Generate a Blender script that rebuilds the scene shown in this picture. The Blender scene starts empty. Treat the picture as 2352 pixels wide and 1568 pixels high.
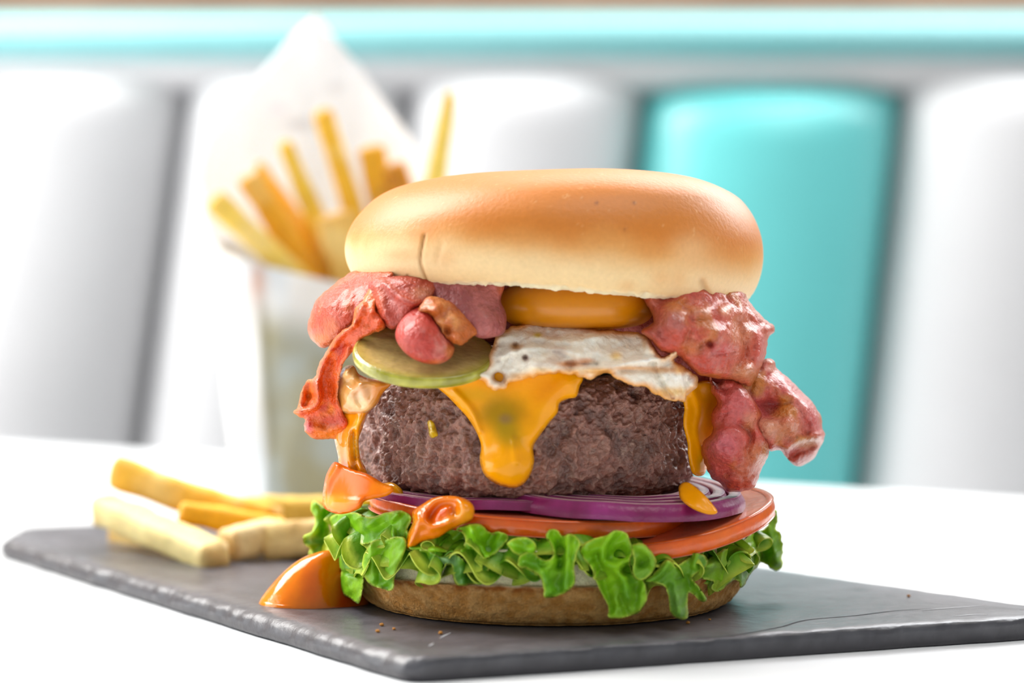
import bpy, math
import numpy as np
from mathutils import Vector, Matrix
from mathutils.geometry import delaunay_2d_cdt

# ------------------------------------------------------------------ units
CM = 0.01                       # everything below is written in centimetres
sc = bpy.context.scene
COL = sc.collection

# ------------------------------------------------------------------ camera
FPX, CAMX, CAMY, CAMZ, HOR = 5000.0, -1.03, -58.0, 8.65, 632.0
PITCH = math.atan((784 - HOR) / FPX)
cd = bpy.data.cameras.new('camera'); cam = bpy.data.objects.new('camera', cd); COL.objects.link(cam)
cam.location = (CAMX*CM, CAMY*CM, CAMZ*CM)
cam.rotation_euler = (math.pi/2 - PITCH, 0, 0)
cd.sensor_width = 36; cd.lens = FPX/2352*36
cd.clip_start = 0.01; cd.clip_end = 30
cd.dof.use_dof = True; cd.dof.focus_distance = 0.55; cd.dof.aperture_fstop = 6.9
sc.camera = cam

# ------------------------------------------------------------------ world, lamps, exposure
w = bpy.data.worlds.new('world'); sc.world = w; w.use_nodes = True
w.node_tree.nodes['Background'].inputs[0].default_value = (0.93, 0.97, 1.0, 1)
w.node_tree.nodes['Background'].inputs[1].default_value = 0.39
def area(name, loc, target, size, power, col, sy=None):
    d = bpy.data.lights.new(name, 'AREA'); o = bpy.data.objects.new(name, d); COL.objects.link(o)
    d.shape = 'RECTANGLE'; d.size = size*CM; d.size_y = (sy or size)*CM; d.energy = power; d.color = col
    o.location = Vector(loc)*CM
    o.rotation_euler = (Vector(target)-Vector(loc)).to_track_quat('-Z', 'Y').to_euler()
    return o
area('window_light', (-105, 84, 130), (0, 0, 6), 120, 66, (1.0, 0.98, 0.95), 120)
area('side_window_light', (-215, 15, 45), (0, 90, 5), 150, 26, (0.97, 0.99, 1.0), 150)
area('back_window_light', (45, 106, 72), (10, 0, 0), 150, 27, (0.95, 0.98, 1.0), 60)
area('fill_light', (50, -25, 150), (0, 0, 5), 90, 9, (1.0, 0.96, 0.9))  # unseen fill lamp added overhead at the front right
sc.view_settings.view_transform = 'Standard'; sc.view_settings.look = 'None'
sc.view_settings.gamma = 1; sc.view_settings.use_curve_mapping = False
sc.view_settings.exposure = 0.22

# ------------------------------------------------------------------ helpers
def W(px, py, Y):
    """a point seen at (px,py) that lies at depth Y (cm)"""
    px = np.asarray(px, float); py = np.asarray(py, float)
    dx = (px-1176)/FPX; dz = (784-py)/FPX
    yy = math.cos(PITCH)+math.sin(PITCH)*dz; zz = -math.sin(PITCH)+math.cos(PITCH)*dz
    t = (Y-CAMY)/yy
    return np.stack([CAMX+dx*t, np.asarray(Y, float)+0*t, CAMZ+zz*t], -1)
def Wz(px, py, z):
    a = W(px, py, 0.0); c = np.array([CAMX, CAMY, CAMZ]); d = a-c
    return c+d*((z-CAMZ)/d[2])
def srgb(h):
    if isinstance(h, str):
        h = h.lstrip('#'); v = np.array([int(h[i:i+2], 16)/255 for i in (0, 2, 4)])
    else: v = np.array(h, float)
    return np.where(v <= .04045, v/12.92, ((v+.055)/1.055)**2.4)
def _h(i, j, k, s):
    n = (i*374761393+j*668265263+k*2147483647+s*1274126177) & 0xffffffff
    n = ((n ^ (n >> 13))*1274126177) & 0xffffffff
    return ((n ^ (n >> 16)) & 0xffff)/65535.0
def vn(P, s=0):
    P = np.asarray(P, float); F = np.floor(P).astype(np.int64); f = P-F; u = f*f*(3-2*f)
    i, j, k = F[..., 0], F[..., 1], F[..., 2]; r = 0
    for a in (0, 1):
        for b in (0, 1):
            for c in (0, 1):
                wgt = (u[..., 0] if a else 1-u[..., 0])*(u[..., 1] if b else 1-u[..., 1])*(u[..., 2] if c else 1-u[..., 2])
                r = r+wgt*_h(i+a, j+b, k+c, s)
    return r*2-1
def fbm(P, s=0, o=3):
    P = np.asarray(P, float); r = 0; a = 1; t = 0
    for q in range(o): r = r+a*vn(P*2**q+q*17.3, s+q); t += a; a *= .5
    return r/t
def worley(P, s=0):
    P = np.asarray(P, float); F = np.floor(P).astype(np.int64); best = np.full(P.shape[:-1], 9.0)
    for a in (-1, 0, 1):
        for b in (-1, 0, 1):
            for c in (-1, 0, 1):
                i, j, k = F[..., 0]+a, F[..., 1]+b, F[..., 2]+c
                q = np.stack([i+_h(i, j, k, s), j+_h(i, j, k, s+1), k+_h(i, j, k, s+2)], -1)
                best = np.minimum(best, ((q-P)**2).sum(-1))
    return np.sqrt(best)
def sstep(a, b, x): t = np.clip((x-a)/(b-a), 0, 1); return t*t*(3-2*t)

def mk(name, V, F, mat, parent=None, col=None, label=None, cat=None, group=None, kind=None, smooth=True):
    V = np.asarray(V, float)
    if parent is None:
        org = np.array([(V[:, 0].min()+V[:, 0].max())/2, (V[:, 1].min()+V[:, 1].max())/2, V[:, 2].min()])
    else:
        org = np.array(parent['_org'])
    me = bpy.data.meshes.new(name)
    me.from_pydata(((V-org)*CM).tolist(), [], [tuple(int(q) for q in f) for f in F]); me.update()
    if smooth: me.polygons.foreach_set('use_smooth', [True]*len(me.polygons))
    if col is not None:
        a = me.color_attributes.new('Col', 'FLOAT_COLOR', 'POINT')
        c = np.ones((len(V), 4)); c[:, :3] = col; a.data.foreach_set('color', c.ravel())
    me.materials.append(mat)
    o = bpy.data.objects.new(name, me); COL.objects.link(o)
    if parent is None: o.location = Vector(org)*CM; o['_org'] = org.tolist()
    else: o.parent = parent; o['_org'] = org.tolist()
    if label: o['label'] = label
    if cat: o['category'] = cat
    if group: o['group'] = group
    if kind: o['kind'] = kind
    return o
def thing(name, loc, label, cat, group=None, kind=None):
    o = bpy.data.objects.new(name, None); COL.objects.link(o); o.location = Vector(loc)*CM; o['_org'] = list(loc)
    o.empty_display_size = .01
    o['label'] = label; o['category'] = cat
    if group: o['group'] = group
    if kind: o['kind'] = kind
    return o

# ---- materials
def organic(name, rough=.5, bump=.2, bscale=6, sss=0.0, sssr=(1, .4, .2), coat=0.0, base=None, vary=.1, transl=0.0, vscale=5, spec=.5, tcol=None, sr=.12, bscale2=None):
    """procedural surface; the colour comes from the mesh's 'Col' attribute (or base) with a fine grain on top"""
    m = bpy.data.materials.new(name); m.use_nodes = True; nt = m.node_tree; N = nt.nodes; L = nt.links
    p = N['Principled BSDF']; out = N['Material Output']
    tc = N.new('ShaderNodeTexCoord')
    n1 = N.new('ShaderNodeTexNoise'); n1.inputs['Scale'].default_value = vscale*100; n1.inputs['Detail'].default_value = 5
    L.new(tc.outputs['Object'], n1.inputs['Vector'])
    mr = N.new('ShaderNodeMapRange'); mr.inputs['From Min'].default_value = .25; mr.inputs['From Max'].default_value = .75
    mr.inputs['To Min'].default_value = 1-vary; mr.inputs['To Max'].default_value = 1+vary
    L.new(n1.outputs['Fac'], mr.inputs['Value'])
    vm = N.new('ShaderNodeVectorMath'); vm.operation = 'SCALE'
    L.new(mr.outputs[0], vm.inputs['Scale'])
    if base is None:
        at = N.new('ShaderNodeAttribute'); at.attribute_name = 'Col'; L.new(at.outputs['Color'], vm.inputs[0])
    else:
        vm.inputs[0].default_value = tuple(srgb(base))
    L.new(vm.outputs[0], p.inputs['Base Color'])
    n2 = N.new('ShaderNodeTexNoise'); n2.inputs['Scale'].default_value = bscale*100; n2.inputs['Detail'].default_value = 4
    L.new(tc.outputs['Object'], n2.inputs['Vector'])
    b = N.new('ShaderNodeBump'); b.inputs['Strength'].default_value = min(1, bump*2); b.inputs['Distance'].default_value = .0012*min(1, 6/bscale)
    L.new(n2.outputs['Fac'], b.inputs['Height']); L.new(b.outputs[0], p.inputs['Normal'])
    p.inputs['Roughness'].default_value = rough
    p.inputs['Specular IOR Level'].default_value = spec
    if sss: p.inputs['Subsurface Weight'].default_value = sss; p.inputs['Subsurface Radius'].default_value = sssr; p.inputs['Subsurface Scale'].default_value = sr*CM
    if coat: p.inputs['Coat Weight'].default_value = coat; p.inputs['Coat Roughness'].default_value = .12
    if transl:
        t = N.new('ShaderNodeBsdfTranslucent'); ms = N.new('ShaderNodeMixShader'); ms.inputs[0].default_value = transl
        L.new(vm.outputs[0], t.inputs['Color']); L.new(b.outputs[0], t.inputs['Normal'])
        L.new(p.outputs[0], ms.inputs[1]); L.new(t.outputs[0], ms.inputs[2]); L.new(ms.outputs[0], out.inputs['Surface'])
    return m
M = dict(
    bun=organic('bun_crust', .46, .07, 9, .12, vary=.05, vscale=9, spec=.45),
    crumb=organic('bun_crumb', .85, .6, 16, .15, vary=.16, vscale=14, spec=.2),
    patty=organic('ground_beef', .42, .55, 11, .05, coat=.18, vary=.34, vscale=8, spec=.5),
    bacon=organic('bacon_meat', .38, .6, 9, .12, (1, .3, .2), coat=.2, vary=.16, vscale=8, spec=.4),
    cheese=organic('melted_cheese', .22, .05, 3, .10, (1, .5, .1), coat=.04, spec=.25, vary=.04, vscale=3),
    sauce=organic('burger_sauce', .12, .06, 3, .15, (1, .4, .1), coat=.15, spec=.4, vary=.05, vscale=3),
    white=organic('egg_white', .38, .35, 6, .3, (1, .8, .7), coat=.2, vary=.05, vscale=5),
    yolk=organic('egg_yolk', .3, .05, 3, .3, (1, .5, .1), vary=.05, vscale=3, base='#d08200'),
    pickle=organic('pickle_flesh', .22, .12, 5, .3, (.8, 1, .3), coat=.4, vary=.12, vscale=5),
    lettuce=organic('lettuce_blade', .38, .22, 3.2, 0, vary=.16, vscale=2.6, transl=.30, spec=.4),
    tomato=organic('tomato_flesh', .28, .12, 4, .25, (1, .3, .2), coat=.3, vary=.09, vscale=4),
    onion=organic('red_onion', .32, .10, 5, .25, (1, .5, .8), coat=.0, vary=.15, vscale=4),
    fry=organic('fried_potato', .55, .2, 5, .3, (1, .7, .3), vary=.10, vscale=3),
    paper=organic('greaseproof_paper', .7, .12, 1.5, 0, vary=.02, vscale=1, transl=.35),
    slate=organic('slate_stone', .42, .12, 3.0, 0, vary=.16, vscale=1.8, spec=.5),
    scratch=organic('slate_scratch', .6, .1, 5, 0, base='#a9a9ae', vary=.1, vscale=5),
    crack=organic('slate_crack', .8, .1, 5, 0, base='#2c2b30', vary=.1, vscale=5),
    table=organic('white_tabletop', .35, .02, .8, 0, base='#f2f4f6', vary=.01, vscale=.3),
    vinyl_white=organic('white_vinyl', .42, .02, 1, 0, base='#cfcfd1', spec=.6, vary=.015, vscale=.3),
    vinyl_teal=organic('teal_vinyl', .38, .02, 1, 0, base='#62c8c8', spec=1.0, vary=.02, vscale=.3),
    vinyl_pale=organic('pale_teal_vinyl', .5, .02, 1, 0, base='#8ccdd0', vary=.02, vscale=.3),
    wall=organic('brown_wall', .8, .1, .5, 0, base='#8a7462', vary=.2, vscale=.08),
    floor=organic('floor_tiles', .6, .05, .5, 0, base='#a89c8e', vary=.1, vscale=.08),
    metal=organic('brushed_metal', .35, .02, 2, 0, base='#9a9c9e', vary=.03, vscale=.5),
)
M['metal'].node_tree.nodes['Principled BSDF'].inputs['Metallic'].default_value = 1
M['slate'].node_tree.nodes['Principled BSDF'].inputs['Roughness'].default_value = .36

# ---- colouring: base, noise mixes and patches
def paint(PX, P, base, mixes=(), patches=(), d=None, edge=None):
    c = np.tile(srgb(base), (len(P), 1))
    for q, (colr, scale, lo, hi, seed) in enumerate(mixes):
        a = sstep(lo, hi, fbm(P*scale, seed, 3))[:, None]; c = c*(1-a)+srgb(colr)*a
    for (x, y, rx, ry, colr, s) in patches:
        r2 = ((PX[:, 0]-x)/rx)**2+((PX[:, 1]-y)/ry)**2
        r2 = r2*(1+.5*fbm(P*2.2, int(x) % 50, 2)); a = (s*np.exp(-np.clip(r2, 0, 20)**1.5))[:, None]
        c = c*(1-a)+srgb(colr)*a
    if edge is not None:
        colr, wd, s = edge
        a = (s*(1-sstep(0, wd, d*(1+.5*fbm(P*2.5, 5, 2)))))[:, None]; c = c*(1-a)+srgb(colr)*a
    return c

def tps(pts):
    """smooth depth through control points (px,py,Y)"""
    A = np.array(pts, float); X = A[:, :2]/100; n = len(A)
    def U(r2): return np.where(r2 > 0, r2*np.log(r2+1e-12), 0)
    K = U(((X[:, None]-X[None])**2).sum(-1))+np.eye(n)*.02
    Pm = np.hstack([np.ones((n, 1)), X]); Lm = np.zeros((n+3, n+3)); Lm[:n, :n] = K; Lm[:n, n:] = Pm; Lm[n:, :n] = Pm.T
    sol = np.linalg.lstsq(Lm, np.concatenate([A[:, 2], np.zeros(3)]), rcond=None)[0]
    def f(x, y):
        Q = np.stack([x, y], -1)/100
        return U(((Q[:, None]-X[None])**2).sum(-1))@sol[:n]+sol[n]+Q@sol[n+1:]
    return f
def ring_depth(cx, R, off=0.0, cy=0.0):
    """depth of the front of a round layer of radius R cm whose middle is at x = cx cm"""
    def f(x, y):
        Y = np.full(len(x), -R*.8)
        for _ in range(4):
            X = CAMX+(x-1176)/FPX*(Y-CAMY)
            Y = cy-np.sqrt(np.clip(R*R-(X-cx)**2, .0, None))
        return Y+off
    return f
def crom(P, closed=True, n=6):
    P = np.asarray(P, float); m = len(P); out = []
    for i in range(m if closed else m-1):
        g = (lambda k: P[k % m]) if closed else (lambda k: P[min(max(k, 0), m-1)])
        p0, p1, p2, p3 = g(i-1), g(i), g(i+1), g(i+2)
        for q in range(n):
            t = q/n
            out.append(.5*((2*p1)+(-p0+p2)*t+(2*p0-5*p1+4*p2-p3)*t*t+(-p0+3*p1-3*p2+p3)*t**3))
    if not closed: out.append(P[-1])
    return np.array(out)
def seg_dist(Q, A, B):
    d = B-A; L2 = (d*d).sum(-1)+1e-9
    t = np.clip(((Q[:, None]-A[None])*d[None]).sum(-1)/L2[None], 0, 1)
    C = A[None]+t[..., None]*d[None]
    return np.sqrt(((Q[:, None]-C)**2).sum(-1))
def inside(Q, P):
    A = P; B = np.roll(P, -1, 0); r = np.zeros(len(Q), bool)
    for a, b in zip(A, B):
        c = ((a[1] > Q[:, 1]) != (b[1] > Q[:, 1]))
        xi = (b[0]-a[0])*(Q[:, 1]-a[1])/((b[1]-a[1]) if b[1] != a[1] else 1e-9)+a[0]
        r ^= (c & (Q[:, 0] < xi))
    return r
def slab(outline, depth, T, R=20, step=6, bumps=(), ridges=(), nz=(), back=1.0, rag=(0, 1), smooth=True,
         base='#ffffff', mixes=(), patches=(), edge=None, seed=0, push=None, cells=()):
    """a solid piece of food: outline (px), depth of its middle layer, half thickness T (cm) rounded over R px"""
    P = crom(outline, True, 6) if smooth else np.array(outline, float)
    # resample
    C = np.vstack([P, P[:1]]); sl = np.sqrt((np.diff(C, axis=0)**2).sum(1)); cs = np.concatenate([[0], np.cumsum(sl)])
    n = max(8, int(cs[-1]/step)); t = np.linspace(0, cs[-1], n, endpoint=False)
    B = np.stack([np.interp(t, cs, C[:, 0]), np.interp(t, cs, C[:, 1])], -1)
    if rag[0]:
        q = np.stack([B[:, 0]/rag[1], B[:, 1]/rag[1], 0*B[:, 0]+seed], -1)
        tn = np.roll(B, -1, 0)-np.roll(B, 1, 0); tn /= np.sqrt((tn**2).sum(1, keepdims=True))+1e-9
        B = B+np.stack([tn[:, 1], -tn[:, 0]], -1)*(rag[0]*fbm(q, seed+3, 3))[:, None]
    x0, y0 = B.min(0); x1, y1 = B.max(0)
    gx, gy = np.meshgrid(np.arange(x0, x1, step), np.arange(y0, y1, step*.87))
    gx[1::2] += step/2
    G = np.stack([gx.ravel(), gy.ravel()], -1); G = G[inside(G, B)]
    dd = seg_dist(G, B, np.roll(B, -1, 0)).min(1) if len(G) else np.zeros(0)
    G = G[dd > step*.55]
    Q = np.vstack([B, G]); nb = len(B)
    res = delaunay_2d_cdt([Vector(v) for v in Q.tolist()], [], [list(range(nb))], 1, 1e-4)
    V2 = np.array([tuple(v) for v in res[0]]); F = [f for f in res[2] if len(f) == 3]
    d = seg_dist(V2, B, np.roll(B, -1, 0)).min(1); bd = d < 1e-2
    prof = np.sqrt(np.clip(1-(1-np.clip(d/R, 0, 1))**2, 0, 1))
    Y = depth(V2[:, 0], V2[:, 1])
    if push is not None: Y = Y+push(V2[:, 0], V2[:, 1])
    w0 = W(V2[:, 0], V2[:, 1], Y)
    h = np.zeros(len(V2))
    for (x, y, r, hh) in bumps: h += 1.3*hh*np.exp(-np.clip(((V2[:, 0]-x)**2+(V2[:, 1]-y)**2)/r**2, 0, 30)**1.35)
    for rd in ridges:
        pts, r, hh = np.array(rd[0], float), rd[1], rd[2]
        if len(pts) > 2: pts = crom(pts, False, 4)
        ds = seg_dist(V2, pts[:-1], pts[1:]).min(1); h += hh*np.exp(-(ds/r)**2)
    for (amp, scl, sd) in nz: h += amp*fbm(w0*scl, sd, 4)
    for (amp, scl, sd) in cells: h += amp*np.sqrt(np.clip(1-(worley(w0*scl, sd)/.72)**2, 0, 1))
    fr = W(V2[:, 0], V2[:, 1], Y-T*prof-h*np.clip(d/(R*.5), .15, 1))
    bk = W(V2[:, 0], V2[:, 1], Y+T*back*prof-h*.6*np.clip(d/(R*.5), .15, 1))
    n0 = len(V2); idx = np.where(bd, np.arange(n0), -1); k = n0; bkV = []
    mp = np.arange(n0)
    fr[bd] = (fr[bd]+bk[bd])/2
    for i in range(n0):
        if not bd[i]: mp[i] = k; k += 1; bkV.append(bk[i])
    V = np.vstack([fr]+([np.array(bkV)] if bkV else []))
    FF = []
    for f in F:
        a, b, c = f
        cr = (V2[b][0]-V2[a][0])*(V2[c][1]-V2[a][1])-(V2[b][1]-V2[a][1])*(V2[c][0]-V2[a][0])
        if cr > 0: a, c = c, a           # front faces look at -Y
        FF.append((a, b, c))
        m3 = (mp[c], mp[b], mp[a])
        if not (bd[a] and bd[b] and bd[c]): FF.append(m3)
    keep = ~bd
    PX = np.vstack([V2, V2[keep]]); D = np.concatenate([d, d[keep]])
    c = paint(PX, V, base, mixes, patches, D, edge)
    return V, FF, c
def join(parts):
    V = []; F = []; C = []; o = 0
    for v, f, c in parts:
        V.append(v); C.append(c); F += [tuple(int(i)+o for i in q) for q in f]; o += len(v)
    return np.vstack(V), F, np.vstack(C)

def grid_faces(nu, nv, closed_u=True):
    F = []
    for j in range(nv-1):
        for i in range(nu if closed_u else nu-1):
            a = j*nu+i; b = j*nu+(i+1) % nu; F.append((a, b, b+nu, a+nu))
    return F
def lathe(prof, nu, n_per=5, pad=None, smooth=True):
    """prof: (r,z) from the bottom axis, out and up to the top axis; returns V, F, angle, arc"""
    pr = crom(prof, False, n_per) if smooth else np.array(prof, float)
    nv = len(pr); th = np.linspace(0, 2*math.pi, nu, endpoint=False)
    r = np.clip(pr[:, 0], 1e-3, None)
    V = np.stack([(r[:, None]*np.cos(th)).ravel(), (r[:, None]*np.sin(th)).ravel(), np.repeat(pr[:, 1], nu)], -1)
    F = grid_faces(nu, nv)
    F.append(tuple(range(nu))[::-1]); F.append(tuple((nv-1)*nu+i for i in range(nu)))
    return V, F, nv
def pxof(V):
    d = V-np.array([CAMX, CAMY, CAMZ]); c, s = math.cos(PITCH), math.sin(PITCH)
    yy = c*d[:, 1]-s*d[:, 2]; zz = s*d[:, 1]+c*d[:, 2]
    return np.stack([1176+FPX*d[:, 0]/yy, 784-FPX*zz/yy], -1)
def xf(V, loc=(0, 0, 0), rx=0, ry=0, rz=0):
    Mx = Matrix.Rotation(math.radians(rz), 3, 'Z')@Matrix.Rotation(math.radians(ry), 3, 'Y')@Matrix.Rotation(math.radians(rx), 3, 'X')
    return V@np.array(Mx).T+np.array(loc)

# ================================================================== THE SETTING
TZ = -0.58                                   # table top; the slate's top is z = 0
def boxV(x0, x1, y0, y1, z0, z1):
    V = [(x, y, z) for z in (z0, z1) for y in (y0, y1) for x in (x0, x1)]
    F = [(0, 2, 3, 1), (4, 5, 7, 6), (0, 1, 5, 4), (2, 6, 7, 3), (0, 4, 6, 2), (1, 3, 7, 5)]
    return np.array(V, float), F
FL = -76.0
v, f = boxV(-260, 260, -130, 150, FL-4, FL); mk('floor', v, f, M['floor'], kind='structure', label='floor of the diner', smooth=False)
v, f = boxV(-260, 260, 112, 120, FL, 150); mk('wall_back', v, f, M['wall'], kind='structure', label='brown wall above the banquette', smooth=False)

# table
A = Wz(0, 1016, TZ); B = Wz(2352, 1142, TZ); u = (B-A)/np.linalg.norm(B-A); nrm = np.array([-u[1], u[0], 0])
A2 = A-u*38; B2 = B+u*55; C2 = B2-nrm*120; D2 = A2-nrm*120
def prism(poly, z0, z1, bev=0.3, nb=4, corner=4.0):
    P = []
    m = len(poly)
    for i in range(m):                          # round the corners
        p, a, b = np.array(poly[i][:2]), np.array(poly[i-1][:2]), np.array(poly[(i+1) % m][:2])
        ua = (a-p)/np.linalg.norm(a-p); ub = (b-p)/np.linalg.norm(b-p)
        for q in range(7):
            t = q/6; P.append((1-t)**2*(p+ua*corner)+2*t*(1-t)*p+t*t*(p+ub*corner))
    P = np.array(P); n = len(P)
    tn = np.roll(P, -1, 0)-np.roll(P, 1, 0); tn /= np.linalg.norm(tn, axis=1, keepdims=True); nn = np.stack([tn[:, 1], -tn[:, 0]], -1)
    if ((P-P.mean(0))*nn).sum() < 0: nn = -nn
    rows = []
    for q in range(nb+1):
        a = math.pi/2*q/nb; rows.append((P-nn*bev*(1-math.sin(a)), z0+bev*(1-math.cos(a))))
    for q in range(nb+1):
        a = math.pi/2*q/nb; rows.append((P-nn*bev*(1-math.cos(a)), z1-bev*(1-math.sin(a))))
    V = np.vstack([np.hstack([r, np.full((n, 1), z)]) for r, z in rows]); F = grid_faces(n, len(rows))
    F.append(tuple(range(n))[::-1]); F.append(tuple((len(rows)-1)*n+i for i in range(n)))
    if ((P[1]-P[0])[0]*(P[2]-P[1])[1]-(P[1]-P[0])[1]*(P[2]-P[1])[0]) < 0 and False: pass
    area2 = (P[:, 0]*np.roll(P[:, 1], -1)-np.roll(P[:, 0], -1)*P[:, 1]).sum()
    if area2 < 0: F = [q[::-1] for q in F]
    return V, F
tb = thing('diner_table', (0, 0, FL), 'white diner table carrying the slate board and the burger', 'table')
v, f = prism([A2, B2, C2, D2], TZ-3.2, TZ, .5); mk('tabletop', v, f, M['table'], tb, smooth=True)
cxy = (A2+B2+C2+D2)/4
V, F, _ = lathe([(0, FL+2.2), (3.8, FL+2.2), (3.8, FL+4), (3.6, -30), (3.8, TZ-5), (9, TZ-3.25), (0, TZ-3.2)], 32, 1, smooth=False); V[:, :2] += cxy[:2]; mk('pedestal', V, F, M['metal'], tb)
V, F, _ = lathe([(0, FL), (26, FL), (26.5, FL+.8), (24, FL+1.6), (5, FL+2.6), (0, FL+2.6)], 48, 2, smooth=False); V[:, :2] += cxy[:2]; mk('table_base', V, F, M['metal'], tb)

# banquette with upright padded channels
BY = 94.0; S = (BY-CAMY)
bq = thing('banquette', (0, BY+8, FL), 'white channel-backed banquette with one teal channel and a teal top roll', 'bench')
def bx(px): return CAMX+(px-1176)/FPX*S
def bz(py): return CAMZ+(HOR-py)/FPX*S
seams = [-1200, -660, -125, 410, 935, 1497, 2110, 2730, 3330]
ztop_w, zbot = bz(138), -32.0
def channel(xa, xb, mat, zt, label=None):
    nu, nv = 44, 36; V = []
    zs = np.linspace(zbot, zt, nv)
    for j, z in enumerate(zs):
        k = np.clip((zt-z)/3.2, 0, 1); fall = math.sqrt(max(0, 1-(1-k)**2))
        shift = (z-bz(138))*.125*(1.0 if z > bz(1100) else 1)   # the channels lean with the raked back
        rake = (z-bz(600))*.10
        for i in range(nu):
            uu = -1+2*i/(nu-1); b = (1-abs(uu)**2.1)**(1/2.1)
            V.append(((xa+xb)/2+shift+uu*(xb-xa)/2, BY+5.5+rake-6.0*b*(.25+.75*fall), z))
    n1 = len(V)
    for j, z in enumerate(zs):
        shift = (z-bz(138))*.125; rake = (z-bz(600))*.10
        for i in (0, nu-1): V.append(((xa+xb)/2+shift+(-1 if i == 0 else 1)*(xb-xa)/2, BY+7.5+rake, z))
    F = []
    for j in range(nv-1):
        for i in range(nu-1): a = j*nu+i; F.append((a, a+1, a+nu+1, a+nu))
        F.append((n1+2*j, j*nu, (j+1)*nu, n1+2*j+2)); F.append((j*nu+nu-1, n1+2*j+1, n1+2*j+3, (j+1)*nu+nu-1))
        F.append((n1+2*j+1, n1+2*j, n1+2*j+2, n1+2*j+3))
    F.append(tuple([n1+2*(nv-1)]+[(nv-1)*nu+i for i in range(nu)]+[n1+2*(nv-1)+1])); F.append(tuple([n1+1]+[i for i in range(nu)][::-1]+[n1]))
    return mk('channel_cushion', V, F, mat, bq, label=label)
for i in range(len(seams)-1):
    teal = i == 5
    channel(bx(seams[i])+.12, bx(seams[i+1])-.12, M['vinyl_teal'] if teal else M['vinyl_white'], bz(178) if teal else ztop_w, 'teal vinyl channel cushion' if teal else None)
def bar_x(y, z, ry, rz, x0, x1, mat, name, label=None, n=28):
    V = []; rows = [(x0, .0), (x0, 1), (x1, 1), (x1, .0)]
    for (x, s) in rows:
        for i in range(n):
            a = 2*math.pi*i/n; V.append((x, y+ry*s*math.cos(a), z+rz*s*math.sin(a)))
    F = grid_faces(n, 4)
    return mk(name, V, F, mat, bq, label=label)
bar_x(BY+4.5, bz(76), 2.6, 1.72, bx(-1300), bx(3400), M['vinyl_pale'], 'top_roll', 'teal vinyl roll')
bar_x(BY+5.2, bz(148), 2.2, 1.6, bx(-1300), bx(3400), M['vinyl_white'], 'top_band')
v, f = boxV(bx(-1300), bx(3400), BY+7, BY+17.5, FL, bz(60)); mk('bench_back', v, f, M['vinyl_white'], bq, smooth=False)
v, f = prism([(bx(-1300), BY-44, 0), (bx(3400), BY-44, 0), (bx(3400), BY+6.5, 0), (bx(-1300), BY+6.5, 0)], -44, -32.2, 2.5, 4, 3); mk('seat_cushion', v, f, M['vinyl_white'], bq)
v, f = boxV(bx(-1250), bx(3350), BY-38, BY+6.5, FL, -44.1); mk('bench_plinth', v, f, M['wall'], bq, smooth=False)

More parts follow.
